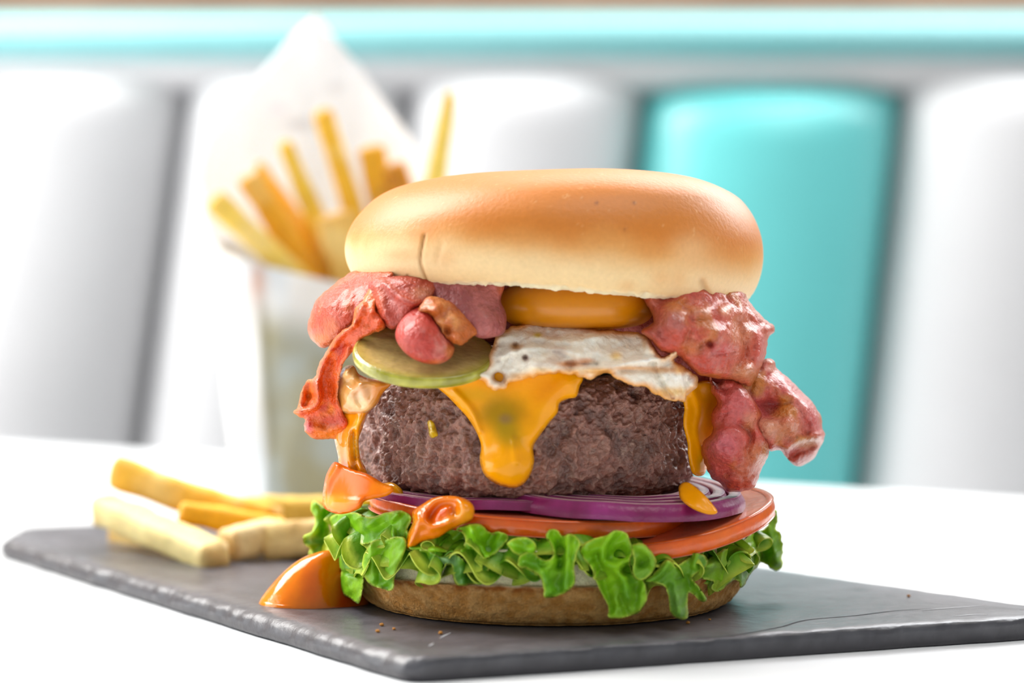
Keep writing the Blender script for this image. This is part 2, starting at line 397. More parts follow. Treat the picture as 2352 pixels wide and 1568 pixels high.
# ================================================================== SLATE BOARD
def slate():
    Pn = Wz(937, 1512, 0); Pl = Wz(-4, 1238, 0); Pl2 = Wz(45, 1207, 0)
    Pr = Wz(2352, 1418, 0); d = Pr-Pn; d /= np.linalg.norm(d); Pr = Pn+d*34
    Pb = Wz(1745, 1300, 0); Pb2 = Wz(2300, 1380, 0); e = Pb2-Pb; e /= np.linalg.norm(e)
    # back edge: from Pl2 roughly parallel to the near right edge
    g = Wz(260, 1199, 0)-Pl2; g /= np.linalg.norm(g)
    Mt = np.array([[e[0], -g[0]], [e[1], -g[1]]]); t = np.linalg.solve(Mt, (Pl2-Pb)[:2])[0]; Pc = Pb+e*t
    Mt = np.array([[e[0], -d[0]], [e[1], -d[1]]]); tc_ = np.linalg.solve(Mt, (Pn-Pb)[:2])[0]; Pk = Pb+e*tc_; print('corner', Pk)
    Pe = Pb+e*np.linalg.norm(Pb2-Pb)*1.25
    Pr2 = Pn+d*28
    poly = np.array([Pl2, Pl, Pn, Pk, Pc])[:, :2]
    # dense outline with hand-chipped wobble
    C = np.vstack([poly, poly[:1]]); sl = np.linalg.norm(np.diff(C, axis=0), axis=1); cs = np.concatenate([[0], np.cumsum(sl)])
    n = 620; t = np.linspace(0, cs[-1], n, endpoint=False); P = np.stack([np.interp(t, cs, C[:, 0]), np.interp(t, cs, C[:, 1])], -1)
    for _ in range(14): P = (np.roll(P, 1, 0)+P+np.roll(P, -1, 0))/3
    tn = np.roll(P, -1, 0)-np.roll(P, 1, 0); tn /= np.linalg.norm(tn, axis=1, keepdims=True); nn = np.stack([tn[:, 1], -tn[:, 0]], -1)
    if ((P-P.mean(0))*nn).sum() < 0: nn = -nn
    Q = np.hstack([P, np.zeros((n, 1))]); P = P+nn*(.05*fbm(Q*.9, 3, 3))[:, None]
    chip = fbm(Q*1.6, 9, 3); rows = []
    lev = [(-.10, TZ+.005), (-.03, TZ+.05), (0, TZ+.15), (-.01, -.30), (-.07, -.17), (-.17, -.07), (-.30, -.015), (-.50, 0)]
    levr = [(-.08, TZ+.005), (-.02, TZ+.03), (0, TZ+.12), (0, -.20), (-.01, -.09), (-.04, -.035), (-.09, -.008), (-.50, 0)]
    wl = sstep(-.3, .3, nn[:, 0]-.0)
    for k in range(8):
        o = lev[k][0]*(1-wl)+levr[k][0]*wl; z = lev[k][1]*(1-wl)+levr[k][1]*wl
        oo = o+(.12*chip if 2 < k < 7 else 0); rows.append(np.hstack([P+nn*oo[:, None], (z+(.05*fbm(Q*3.0+k, 4, 3) if 2 <= k < 6 else 0*chip))[:, None]]))
    c0 = P.mean(0)
    for s in np.linspace(.97, 0.02, 46):
        rows.append(np.hstack([c0+(P-nn*.5-c0)*s, np.zeros((n, 1))]))
    V = np.vstack(rows)
    top = np.arange(len(V)) >= 8*n
    V[top, 2] += .012*fbm(V[top]*.5, 21, 3)
    fade = 1
    F = grid_faces(n, len(rows)); F.append(tuple(range(n))[::-1]); F.append(tuple((len(rows)-1)*n+i for i in range(n)))
    if (P[:, 0]*np.roll(P[:, 1], -1)-np.roll(P[:, 0], -1)*P[:, 1]).sum() < 0: F = [q[::-1] for q in F]
    PX = pxof(V)
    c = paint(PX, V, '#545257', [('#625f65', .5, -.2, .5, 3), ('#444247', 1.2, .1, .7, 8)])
    # cut sides painted darker for shade, chipped rim painted paler for light
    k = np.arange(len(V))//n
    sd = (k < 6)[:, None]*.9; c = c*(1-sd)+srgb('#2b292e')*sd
    ed = ((k >= 3) & (k <= 8))*(.55+.45*fbm(V*3, 31, 3)); ed = np.clip(ed, 0, 1)[:, None]*.3
    c = c*(1-ed)+srgb('#84868c')*ed
    return V, F, c
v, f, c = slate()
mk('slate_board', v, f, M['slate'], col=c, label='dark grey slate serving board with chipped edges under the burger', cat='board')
def ribbon3(pts, r, z=0.006, seed=1):
    P = crom(np.array([Wz(x, y, 0)[:2] for x, y in pts]), False, 8); n = len(P); V = []
    for i in range(n):
        t = P[min(i+1, n-1)]-P[max(i-1, 0)]; t /= np.linalg.norm(t)+1e-9; nn = np.array([-t[1], t[0]])
        w = r*math.sin(math.pi*(i+.5)/n)
        for s, h in ((-1, 0), (-.4, z), (.4, z), (1, 0)): V.append((*(P[i]+nn*w*s), h+.004))
    return np.array(V), grid_faces(4, n, False), None

sb = bpy.data.objects['slate_board']; sb['_org'] = sb['_org'] if '_org' in sb else [0, 0, 0]
for q, (pts, r) in enumerate([([(1600,1466),(1690,1458),(1790,1440),(1850,1424),(1960,1414),(2060,1402),(2150,1398)], .035), ([(2100,1402),(2180,1396),(2260,1390)], .03), ([(1010,1466),(1022,1459),(1036,1453)], .035), ([(985,1484),(996,1477)], .03), ([(2190,1415),(2240,1411),(2270,1412)], .03), ([(1860,1432),(1900,1430)], .02)]):
    v, f, _ = ribbon3(pts, r); mk('scratch' if q else 'crack', v, f, M['scratch' if q else 'crack'], sb)
# ================================================================== BOTTOM BUN
def bottom_bun():
    prof = [(0, 0.0), (4.2, 0.0), (4.78, .06), (5.0, .24), (5.18, .55), (5.36, .9), (5.42, 1.04), (5.36, 1.10), (5.34, 1.2), (5.36, 1.45), (5.26, 1.8), (5.0, 2.0), (0, 2.05)]
    V, F, nv = lathe(prof, 720, 14)
    r = np.hypot(V[:, 0], V[:, 1])+1e-6; side = sstep(3.5, 4.6, r)
    g = .06*fbm(V*.7, 2, 2)+.055*fbm(V*5.5, 3, 3)*(V[:, 2] < 1.07)+.03*fbm(V*np.array([3.5, 3.5, 1]), 4, 3)*(V[:, 2] >= 1.07)
    V[:, 0] += V[:, 0]/r*g*side; V[:, 1] += V[:, 1]/r*g*side
    V[:, 2] += np.where((V[:, 2] > .5) & (V[:, 2] < 1.9), .05*fbm(V*np.array([.6, .6, 0])+7, 6, 2), 0)
    V = V+np.array([-.06, 0, .02])
    z = V[:, 2]; br = srgb('#b27c3c'); cr = srgb('#e3dbb4'); dk = srgb('#8a4a12')
    zz = z+.05*fbm(V*3, 7, 3)
    a = sstep(1.02, 1.12, zz)[:, None]; c = br*(1-a)+cr*a
    b = (.9*np.exp(-((zz-1.02)/.085)**2))[:, None]; c = c*(1-b)+dk*b
    g = np.clip(.4+1.6*fbm(V*5.5, 3, 3), 0, 1)[:, None]*(1-a)*.6; c = c*(1-g)+srgb('#d9ab6c')*g
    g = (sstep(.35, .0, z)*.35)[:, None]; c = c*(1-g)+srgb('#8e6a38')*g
    return V, F, c
v, f, c = bottom_bun()
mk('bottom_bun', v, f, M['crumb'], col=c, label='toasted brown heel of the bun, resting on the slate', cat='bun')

# ================================================================== TOP BUN
def top_bun():
    prof = [(0, .12), (3.5, .06), (4.75, 0.0), (5.12, .02), (5.3, .16), (5.46, .5), (5.53, .95), (5.46, 1.45), (5.2, 1.95), (4.7, 2.4), (3.9, 2.74), (2.8, 2.95), (1.5, 3.04), (0, 3.06)]
    V, F, nv = lathe(prof, 620, 11)
    x, y, z = V.T.copy(); r = np.hypot(x, y)+1e-6
    # the underside follows the pile below, the crown leans a little the other way
    k = np.clip(1-z/2.2, 0, 1)
    bx_ = np.array([-5.6, -4.9, -3, -1.3, -.2, 1.0, 2.1, 3.2, 4.2, 5.0, 5.6]); bz_ = np.array([.22, .10, .05, .06, -.02, -.14, -.24, -.34, -.36, -.36, -.30])
    V[:, 2] += k*np.interp(x, bx_, bz_)+.03*x*(1-k)*np.clip(1-abs(x)/8, 0, 1)
    lump = .08*fbm(V*np.array([.35, .35, .5])+4, 5, 2)
    V[:, 0] += x/r*lump*sstep(1, 4, r); V[:, 1] += y/r*lump*sstep(1, 4, r); V[:, 2] += lump*.6*(1-k)
    # torn crumb along the lower rim
    lip = np.exp(-((z-.02)/.10)**2)*sstep(4.5, 5.0, r)
    V[:, 2] -= lip*.11*fbm(V*5, 9, 3)
    V += np.array([.06, 0, 8.36])
    PX = pxof(V); front = sstep(0, -1, V[:, 1])
    # crack and dents on the left, tear on the lower right
    def grv(pts, rr, hh):
        p = crom(np.array(pts, float), False, 5); ds = seg_dist(PX, p[:-1], p[1:]).min(1); return hh*np.exp(-(ds/rr)**2)*front
    cr = grv([(975, 540), (966, 590), (970, 618), (984, 652)], 3.2, .07)
    d2 = grv([(1015, 560), (1003, 600)], 7, .03)+grv([(1275, 600), (1290, 650)], 7, .012)
    d3 = grv([(1612, 645), (1628, 690)], 8, .09)
    V[:, 1] += cr+d2+d3
    h = (V[:, 2]-8.36)
    n = fbm(V*.8, 13, 3)
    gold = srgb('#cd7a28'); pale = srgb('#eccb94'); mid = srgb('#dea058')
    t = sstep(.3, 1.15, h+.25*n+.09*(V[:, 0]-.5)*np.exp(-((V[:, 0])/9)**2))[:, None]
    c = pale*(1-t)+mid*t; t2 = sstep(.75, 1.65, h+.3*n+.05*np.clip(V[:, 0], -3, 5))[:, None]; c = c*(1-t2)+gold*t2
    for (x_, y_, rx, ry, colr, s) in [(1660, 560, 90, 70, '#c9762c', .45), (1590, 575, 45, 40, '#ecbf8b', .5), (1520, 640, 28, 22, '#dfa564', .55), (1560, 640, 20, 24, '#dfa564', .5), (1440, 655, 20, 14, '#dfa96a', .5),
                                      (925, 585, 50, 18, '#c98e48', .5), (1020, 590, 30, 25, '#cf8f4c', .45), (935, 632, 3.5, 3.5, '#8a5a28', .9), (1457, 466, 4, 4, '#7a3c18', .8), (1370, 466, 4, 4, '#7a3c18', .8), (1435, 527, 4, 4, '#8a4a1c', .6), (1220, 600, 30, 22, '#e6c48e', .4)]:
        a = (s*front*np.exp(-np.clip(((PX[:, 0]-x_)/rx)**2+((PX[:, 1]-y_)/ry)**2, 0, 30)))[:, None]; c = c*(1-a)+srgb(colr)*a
    a = np.clip(cr/.07*.8+d3/.09*.5, 0, 1)[:, None]; c = c*(1-a)+srgb('#b07a3c')*a
    # bare crumb underside
    nz_ = sstep(.12, .0, z)[:, None]; c = c*(1-nz_)+srgb('#efe2bd')*nz_
    # fine seed-like flecks of flour
    fl = (sstep(.55, .75, fbm(V*9, 44, 2))*.35*sstep(.4, 1.4, h))[:, None]; c = c*(1-fl)+srgb('#eebb80')*fl
    return V, F, c
v, f, c = top_bun()
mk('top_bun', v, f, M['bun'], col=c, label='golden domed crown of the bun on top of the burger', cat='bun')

# ================================================================== PATTY
def patty():
    prof = [(0, 3.0), (3.3, 2.98), (3.85, 3.06), (4.2, 3.3), (4.4, 3.75), (4.45, 4.3), (4.44, 4.9), (4.36, 5.4), (4.15, 5.8), (3.7, 6.05), (3.0, 6.12), (0, 6.15)]
    V, F, nv = lathe(prof, 800, 20)
    r = np.hypot(V[:, 0], V[:, 1])+1e-6; s = sstep(2.8, 3.9, r)
    base = .16*fbm(V*.8, 1, 2)
    n1 = fbm(V*2.3, 5, 3); n2 = fbm(V*6.5+3*n1[:, None], 6, 3); n3 = fbm(V*14, 8, 2)
    g = base+.10*(1-np.abs(n1)*2.2)+.075*n2*1.5+.05*(1-np.abs(fbm(V*4.2, 61, 2))*2.4)+.03*n3-.03
    V = V+np.array([-.58, 0, 0]); PX = pxof(V)
    for (x, y, rr, hh) in [(1055, 1048, 16, -.22), (935, 1040, 10, -.14), (912, 1075, 14, -.18), (1100, 1105, 60, .05), (1300, 1010, 60, .07), (960, 950, 60, .05)]:
        g += hh*np.exp(-(((PX[:, 0]-x)**2+(PX[:, 1]-y)**2)/rr**2))*(V[:, 1] < -1)
    cx = V[:, 0]+.58
    V[:, 0] += cx/r*g*s; V[:, 1] += V[:, 1]/r*g*s; V[:, 2] += .3*g*s*np.sign(V[:, 2]-4.6)
    c = np.tile(srgb('#86584a'), (len(V), 1))
    a = np.clip(.5+1.8*n2, 0, 1)[:, None]*.6; c = c*(1-a)+srgb('#a07462')*a
    a = sstep(.1, -.5, n1)[:, None]*.55; c = c*(1-a)+srgb('#46302c')*a
    a = (sstep(.15, .6, fbm(V*1.4, 33, 3))*.45)[:, None]; c = c*(1-a)+srgb('#7d5846')*a
    a = (sstep(.3, .65, fbm(V*9, 37, 2))*.5)[:, None]; c = c*(1-a)+srgb('#a88a78')*a
    return V, F, c
v, f, c = patty()
mk('beef_patty', v, f, M['patty'], col=c, label='thick browned beef patty with a coarse ground surface', cat='patty')
pd = ring_depth(-.58, 4.5)

rng = np.random.RandomState(4)
crumb_at = ['just below the left end of the bun heel', 'a little right of the pair below the heel\'s left end', 'beside the pale scratch in front of the heel', 'close under the hanging tip of the frilly lettuce',
            'alone on the bare slate near its back edge', 'farthest right of those touching the heel\'s shadow', 'nearest the slate\'s pale chipped edge']
for q, (x, y) in enumerate([(877, 1437), (905, 1446), (1012, 1456), (1580, 1432), (2087, 1370), (1630, 1424), (868, 1452)]):
    V, F, _ = lathe([(0, 0), (.03, .003), (.045, .025), (.03, .05), (0, .055)], 10, 2); V = V*(1+.3*fbm(V*30+q, q, 2))[:, None]; V[:, 2] = np.maximum(V[:, 2], 0)
    mk('bread_crumb', V*rng.uniform(.7, 1.3)+Wz(x, y, .004), F, M['crumb'], col=np.tile(srgb('#b07a3a'), (len(V), 1)), label='tiny brown bread crumb '+crumb_at[q], cat='crumb', group='bread crumbs on the slate')
# ================================================================== TOMATO, ONION
def disc(R, th, nu=160, rim=.08, wob=.03, seed=1):
    prof = [(0, 0), (R*.55, 0), (R-rim*1.3, 0), (R-rim*.3, rim*.4), (R, th*.5), (R-rim*.3, th-rim*.4), (R-rim*1.3, th), (R*.55, th), (0, th)]
    V, F, nv = lathe(prof, nu, 4)
    r = np.hypot(V[:, 0], V[:, 1])+1e-6; g = wob*fbm(V*np.array([.5, .5, 0])+seed*9, seed, 2)*r/R
    V[:, 0] += V[:, 0]/r*g; V[:, 1] += V[:, 1]/r*g
    return V, F
def tomato(loc, R, th, rx, ry, label, warp=0.0):
    t = thing('tomato_slice', loc, label, 'tomato', 'tomato slices above the lettuce')
    V, F = disc(R, th, 200, .07, .12, int(R*10))
    V[:, 2] += warp*(V[:, 0]/R)**2*np.sign(V[:, 0])
    r = np.hypot(V[:, 0], V[:, 1]); rim = r > R-.13
    sk = sstep(R-.30, R-.12, r)
    # skin: shell round the rim; flesh: the rest
    c = np.tile(srgb('#e07a50'), (len(V), 1)); a = (sstep(-.2, .4, fbm(V*2, 3, 3))*.5)[:, None]; c = c*(1-a)+srgb('#d4604a')*a
    Vw = xf(V, loc, rx, ry)
    mk('flesh', Vw, F, M['tomato'], t, col=c)
    n = 220; th_ = np.linspace(0, 2*math.pi, n, endpoint=False); pr = [(R-.17, .0), (R-.03, .0), (R+.03, th*.3), (R+.035, th*.6), (R-.02, th+.01), (R-.16, th+.012)]
    pr = crom(pr, False, 3)
    Vs = np.stack([(pr[:, :1]*np.cos(th_)).ravel(), (pr[:, :1]*np.sin(th_)).ravel(), np.repeat(pr[:, 1], n)], -1)
    r = np.hypot(Vs[:, 0], Vs[:, 1])+1e-6; g = .12*fbm(Vs*np.array([.5, .5, 0])+int(R*10)*9, int(R*10), 2)
    Vs[:, 0] += Vs[:, 0]/r*g; Vs[:, 1] += Vs[:, 1]/r*g; Vs[:, 2] += warp*(Vs[:, 0]/R)**2*np.sign(Vs[:, 0])
    c = np.tile(srgb('#e46008'), (len(Vs), 1)); a = (sstep(-.3, .5, fbm(Vs*np.array([.8, .8, 2]), 4, 3))*.6)[:, None]; c = c*(1-a)+srgb('#e4701c')*a
    mk('skin', xf(Vs, loc, rx, ry), grid_faces(n, len(pr)), M['tomato'], t, col=c, label='orange red skin')
tomato((-.55, -1.05, 2.42), 4.3, .40, 1.5, 3.2, 'flat tomato slice lying under the red onion')
tomato((2.45, -1.6, 1.98), 3.3, .42, 5.5, -6.5, 'tomato slice tipped up at the edge beside the hanging bacon', .15)
def onion(loc, R, th, rx, ry, label, warp=0, cone=.35):
    t = thing('onion_slice', loc, label, 'onion', 'red onion slices under the patty')
    rr = R; k = 0
    while rr > R-1.5:
        n = 160; th_ = np.linspace(0, 2*math.pi, n, endpoint=False); w = .36
        # leaning ring wall, purple skin outside, pale flesh on top
        pr = crom([(rr-w, .02), (rr-.03, 0), (rr, .03), (rr-.02, th*.5), (rr-th*cone, th-.03), (rr-th*cone-.03, th), (rr-w-th*cone*.6, th-.02), (rr-w-.02, th*.5), (rr-w, .02)], False, 3)
        V = np.stack([(pr[:, :1]*np.cos(th_)).ravel(), (pr[:, :1]*np.sin(th_)).ravel(), np.repeat(pr[:, 1], n)], -1)
        ro = np.hypot(V[:, 0], V[:, 1]); skin = sstep(rr-.10-cone*th, rr-.04-cone*th*.3, ro)*(V[:, 2] < th*.93)
        sk = (sstep(rr-.09, rr-.03, ro+V[:, 2]*cone))[:, None]
        a = fbm(np.stack([np.arctan2(V[:, 1], V[:, 0])*6, ro*.5, V[:, 2]], -1), k+2, 2)
        c = np.tile(srgb('#d9b3b8'), (len(V), 1))*(1-.25*(a > .2)[:, None])
        pc = srgb('#76124c')*(1-np.clip(.5+a, 0, 1)[:, None]*.55)+srgb('#a53a86')*np.clip(.5+a, 0, 1)[:, None]*.55
        c = c*(1-sk)+pc*sk
        V[:, 2] += warp*(V[:, 0]/R)**2*np.sign(V[:, 0])+.05*fbm(V*np.array([.6, .6, 0]), 6, 2)
        mk('onion_ring', xf(V, loc, rx, ry), grid_faces(n, len(pr)), M['onion'], t, col=c)
        rr -= w+.05; k += 1
onion((1.5, -1.8, 2.86), 3.5, .40, 3, 3.6, 'red onion slice with a bright purple rim on the tomato', .05)
onion((-1.3, -1.2, 2.92), 3.5, .24, 1, 1, 'dull purple onion slice tucked behind the sauce dollop', 0, .15)

# ================================================================== LETTUCE
ld = ring_depth(-.06, 5.55)
LB, LE = '#86c614', '#dcec5c'
def lobe(outline, dep, seed, bumps=(), ridges=(), patches=(), amp=.10, base=LB, rag=(1.6, 9), T=.022, push=None, edge=(LE, 6, .95)):
    ph = seed*1.7
    pl_ = lambda x, y: .08*np.sin(2*math.pi*x/64+ph+.02*(y-1270)+1.2*np.sin(y/40+ph))+.03*np.sin(2*math.pi*(x*.8+y)/30+ph*2)
    push = pl_
    return slab(outline, dep, T, R=3, step=4, bumps=bumps, ridges=ridges, nz=[(amp*1.2, 1.3, seed), (.03, 5, seed+1)], rag=rag, seed=seed,
                base=base, mixes=[('#a2da26', 1.1, -.1, .5, seed+3), ('#62a812', 1.6, .15, .7, seed+5)], patches=patches, edge=edge, push=push)
def off(f, o, gx=0, gy=0, x0=0, y0=0):
    return lambda x, y: f(x, y)+o+gx*(x-x0)/100+gy*(y-y0)/100
def frill(x0, x1, seed, z0, drop, amp, waves, r0=5.45, thick=.035, base='#66a516'):
    """a thin ruffled edge of the leaf: rises, folds over itself and hangs down"""
    a0, a1 = math.radians(x0), math.radians(x1); nu, nv = 420, 22
    t = np.linspace(0, 1, nv)[:, None]; a = np.linspace(a0, a1, nu)[None]
    q = np.stack([a*4+0*t, 0*a+seed+0*t, 0*a+0*t], -1); n1 = fbm(q*1.3, seed, 2); n2 = fbm(q*2.1+9, seed+5, 2)
    ph = a*waves+seed+2.2*n1
    f = t**1.6; am = amp*(1+.7*n2)
    rr = r0-1.5*(1-t)+f*(.30*np.sin(ph+.6)+.12*np.sin(2.3*ph+seed))
    aa = a+f*.055*np.sin(2*ph+1.1)
    z = z0+.25*np.sin(math.pi*t*.9)-drop*f*f*(1+.4*n2)+f*am*np.sin(ph)+.10*f*np.sin(2.7*ph)
    V = np.stack([rr*np.cos(aa)-.06, rr*np.sin(aa), z], -1).reshape(-1, 3); V = V+(.03*fbm(V*3, seed, 3))[:, None]
    tt = np.repeat(t, nu, 1).ravel(); n = len(V)
    G = V.reshape(nv, nu, 3); du = np.gradient(G, axis=1); dv = np.gradient(G, axis=0); nn = np.cross(du, dv); nn /= np.linalg.norm(nn, axis=-1, keepdims=True)+1e-9
    V2 = V+nn.reshape(-1, 3)*thick
    F = grid_faces(nu, nv, False); E = []
    for i in range(nu-1):
        b = (nv-1)*nu+i; E.append((b, b+1, b+1+n, b+n)); E.append((i+1, i, i+n, i+1+n))
    for j in range(nv-1):
        b = j*nu; E.append((b, b+nu, b+nu+n, b+n)); b = j*nu+nu-1; E.append((b+nu, b, b+n, b+nu+n))
    c = np.tile(srgb(base), (2*n, 1)); Va = np.vstack([V, V2]); tt = np.concatenate([tt, tt])
    k = (sstep(-.2, .5, fbm(Va*1.2, seed+2, 3))*.7)[:, None]; c = c*(1-k)+srgb('#8fce22')*k
    k = (sstep(.45, 0, tt)*.7)[:, None]; c = c*(1-k)+srgb('#c9db96')*k
    k = (sstep(.93, .985, tt)*.95)[:, None]; c = c*(1-k)+srgb(LE)*k
    return Va, [q_[::-1] for q_ in F]+[tuple(i+n for i in q_) for q_ in F]+E, c
def leaf_bed(x0, x1, seed, z0=2.05, out=.35):
    """the flat heart of the leaf between bun and tomato, frilled at its rim"""
    a0, a1 = math.radians(x0), math.radians(x1); nu, nv = 150, 26; V = []
    for j in range(nv):
        t = j/(nv-1); r = 2.0+(3.55+out)*t
        for i in range(nu):
            a = a0+(a1-a0)*i/(nu-1); fr = max(0, t-.6)/.4
            w = math.sin(a*26+seed)*.5+.35*math.sin(a*41+2*seed)
            rr = r+fr*.22*w; z = z0+.12*t*math.sin(a*9+seed)-.55*fr*fr+fr*.30*math.sin(a*26+seed+1.4)
            V.append((rr*math.cos(a)-.06, rr*math.sin(a), z))
    V = np.array(V); V[:, 2] += .05*fbm(V*1.5, seed, 3); n = len(V)
    V2 = V.copy(); V2[:, 2] += .05
    F = [(a, b, c, d) for (a, b, c, d) in grid_faces(nu, nv, False)]
    F2 = [tuple(q+n for q in g)[::-1] for g in F]; E = []
    for i in range(nu-1):
        E.append((i, i+n, i+1+n, i+1)); b = (nv-1)*nu+i; E.append((b, b+1, b+1+n, b+n))
    for j in range(nv-1):
        a = j*nu; E.append((a, a+nu, a+nu+n, a+n)); a = j*nu+nu-1; E.append((a, a+n, a+nu+n, a+nu))
    V = np.vstack([V, V2]); r = np.hypot(V[:, 0], V[:, 1])
    c = np.tile(srgb('#c4d38a'), (len(V), 1)); t = sstep(4.0, 5.0, r)[:, None]; c = c*(1-t)+srgb('#66a516')*t
    t = sstep(5.75, 5.9, r)[:, None]; c = c*(1-t)+srgb(LE)*t
    return V, [q[::-1] for q in F]+[q[::-1] for q in F2]+E, c

L = []
L.append(leaf_bed(150, 258, 1)); L.append(frill(170, 238, 11, 2.25, .55, .34, 17, 5.6)); L.append(frill(196, 243, 14, 2.05, .95, .30, 13, 5.75))
L.append(lobe([(720,1149),(736,1159),(750,1166),(763,1162),(768,1186),(756,1205),(764,1235),(772,1262),(760,1282),(756,1300),(740,1312),(722,1300),(712,1302),(714,1265),(696,1245),(699,1229),(716,1220),(723,1192),(713,1169)], off(ld, .55), 11,
     ridges=[([(728,1160),(735,1200),(715,1235)], 10, .25), ([(700,1240),(760,1235)], 7, -.2), ([(750,1180),(745,1240),(752,1290)], 8, -.15)], patches=[(720,1240,22,10,'#a9c983',.6)]))
L.append(lobe([(712,1262),(735,1270),(758,1262),(768,1290),(760,1318),(740,1326),(716,1322),(708,1300)], off(ld, .9), 12, base='#4f7a12', ridges=[([(735,1270),(738,1320)], 14, .25)]))
L.append(lobe([(756,1192),(773,1179),(812,1176),(852,1186),(889,1176),(922,1172),(946,1189),(934,1219),(928,1245),(899,1240),(856,1248),(826,1250),(806,1240),(806,1278),(826,1312),(836,1325),(826,1385),(806,1375),(783,1361),(773,1335),(782,1312),(769,1292),(773,1259),(763,1225)], off(ld, .0, 0, .15, 0, 1250), 13,
     ridges=[([(770,1185),(790,1230),(785,1290),(795,1350)], 16, .32), ([(800,1200),(815,1228),(860,1226),(900,1205)], 14, -.42), ([(830,1184),(800,1200)], 6, .15), ([(912,1180),(900,1200),(905,1235)], 7, .3), ([(776,1312),(832,1322)], 5, -.2)],
     patches=[(815,1290,26,20,'#8fb98a',.5), (800,1275,14,14,'#b6d0b0',.4)]))
L.append(lobe([(856,1243),(889,1236),(925,1232),(934,1252),(926,1278),(912,1308),(906,1328),(902,1355),(872,1351),(846,1340),(834,1315),(834,1278)], off(ld, -.42, 0, -.1, 0, 1290), 14,
     ridges=[([(850,1260),(855,1330)], 14, .25), ([(905,1245),(880,1300),(878,1345)], 16, -.25)], base='#78bb14'))
lf = mk('lettuce_leaf', *(lambda a: (a[0], a[1]))(join(L)), M['lettuce'], col=join(L)[2], label='curly lettuce leaf hanging over the sauce puddle', cat='lettuce', group='lettuce leaves around the bun')
L = []
L.append(leaf_bed(235, 300, 2, 2.12, .2)); L.append(frill(236, 282, 21, 2.2, .50, .30, 21, 5.55)); L.append(frill(240, 278, 24, 2.0, .62, .24, 16, 5.65))
L.append(lobe([(927,1208),(935,1215),(945,1240),(975,1240),(1015,1256),(1050,1262),(1068,1246),(1064,1226),(1048,1216),(1062,1208),(1078,1203),(1104,1203),(1127,1222),(1147,1220),(1168,1232),(1157,1252),(1137,1272),(1121,1282),(1090,1286),(1060,1276),(1030,1270),(1000,1272),(965,1268),(940,1262),(928,1240)], off(ld, -.05), 15,
     bumps=[(1035,1238,22,-.55), (1100,1222,22,.25)], ridges=[([(1078,1210),(1098,1250),(1120,1275)], 9, .35), ([(1135,1230),(1120,1262)], 9, -.3), ([(940,1258),(1000,1262),(1060,1264)], 7, .25)]))
L.append(lobe([(948,1262),(985,1262),(1012,1275),(1045,1268),(1070,1285),(1100,1278),(1124,1284),(1121,1312),(1098,1338),(1051,1345),(1038,1318),(1034,1297),(1001,1312),(990,1338),(972,1322),(965,1292)], off(ld, -.12, 0, .2, 0, 1300), 16, base='#4f8f14',
     ridges=[([(1060,1280),(1065,1340)], 12, .25), ([(1000,1275),(1030,1290)], 8, .25), ([(975,1270),(985,1325)], 7, -.2)], patches=[(1020,1288,26,10,'#9cc090',.5), (1080,1318,40,20,'#3f7a1c',.5)]))
L.append(lobe([(1165,1246),(1190,1234),(1214,1235),(1232,1252),(1224,1275),(1195,1276),(1175,1264)], off(ld, -.35), 17, ridges=[([(1180,1250),(1220,1262)], 9, .2)]))
L.append(lobe([(1189,1298),(1196,1274),(1222,1266),(1240,1280),(1262,1284),(1272,1272),(1264,1252),(1253,1233),(1262,1216),(1280,1216),(1292,1232),(1306,1224),(1326,1233),(1333,1251),(1324,1275),(1319,1308),(1321,1338),(1299,1361),(1254,1373),(1248,1350),(1237,1322),(1212,1308)], off(ld, -.45, 0, -.12, 0, 1290), 18,
     bumps=[(1285,1262,14,-.35)], ridges=[([(1262,1218),(1258,1240),(1272,1268),(1245,1285)], 7, .38), ([(1306,1226),(1305,1270),(1300,1350)], 8, .32), ([(1283,1240),(1285,1300)], 9, -.35), ([(1205,1290),(1240,1305),(1265,1360)], 9, .22)], base='#74b414', patches=[(1275,1330,34,34,'#6aa838',.4)]))
L.append(lobe([(925,1200),(985,1215),(1060,1205),(1110,1215),(1170,1222),(1230,1236),(1262,1240),(1330,1250),(1335,1290),(1318,1322),(1290,1300),(1262,1322),(1236,1300),(1205,1290),(1180,1306),(1150,1290),(1120,1316),(1085,1296),(1058,1322),(1030,1296),(1002,1312),(975,1288),(945,1296),(925,1260)], off(ld, .34), 31, base='#5d9c12', T=.03, rag=(4, 12)))
j = join(L); mk('lettuce_leaf', j[0], j[1], M['lettuce'], col=j[2], label='curly lettuce leaf below the sauce dollop, its tip on the pale crumb', cat='lettuce', group='lettuce leaves around the bun')
L = []
L.append(leaf_bed(290, 335, 3, 2.0, .25)); L.append(frill(278, 352, 31, 1.9, .50, .22, 20, 5.6)); L.append(frill(282, 345, 34, 1.85, .7, .24, 15, 5.7))
L.append(lobe([(1332,1262),(1350,1242),(1388,1230),(1412,1217),(1439,1225),(1448,1245),(1454,1266),(1448,1293),(1456,1323),(1478,1332),(1487,1367),(1478,1394),(1457,1412),(1400,1419),(1397,1391),(1382,1364),(1370,1338),(1356,1302),(1337,1278)], off(ld, -.35, 0, -.1, 0, 1300), 19,
     bumps=[(1428,1268,16,-.3), (1440,1305,14,-.55)], ridges=[([(1412,1219),(1390,1250),(1385,1285),(1410,1300),(1444,1285)], 8, .4), ([(1400,1300),(1432,1330),(1440,1370)], 10, .25), ([(1370,1280),(1385,1330),(1405,1400)], 9, -.25), ([(1345,1262),(1375,1258)], 10, .2), ([(1425,1370),(1440,1410)], 7, -.2), ([(1478,1335),(1470,1400)], 8, .2)], patches=[(1450,1370,30,40,'#4f9024',.5)]))
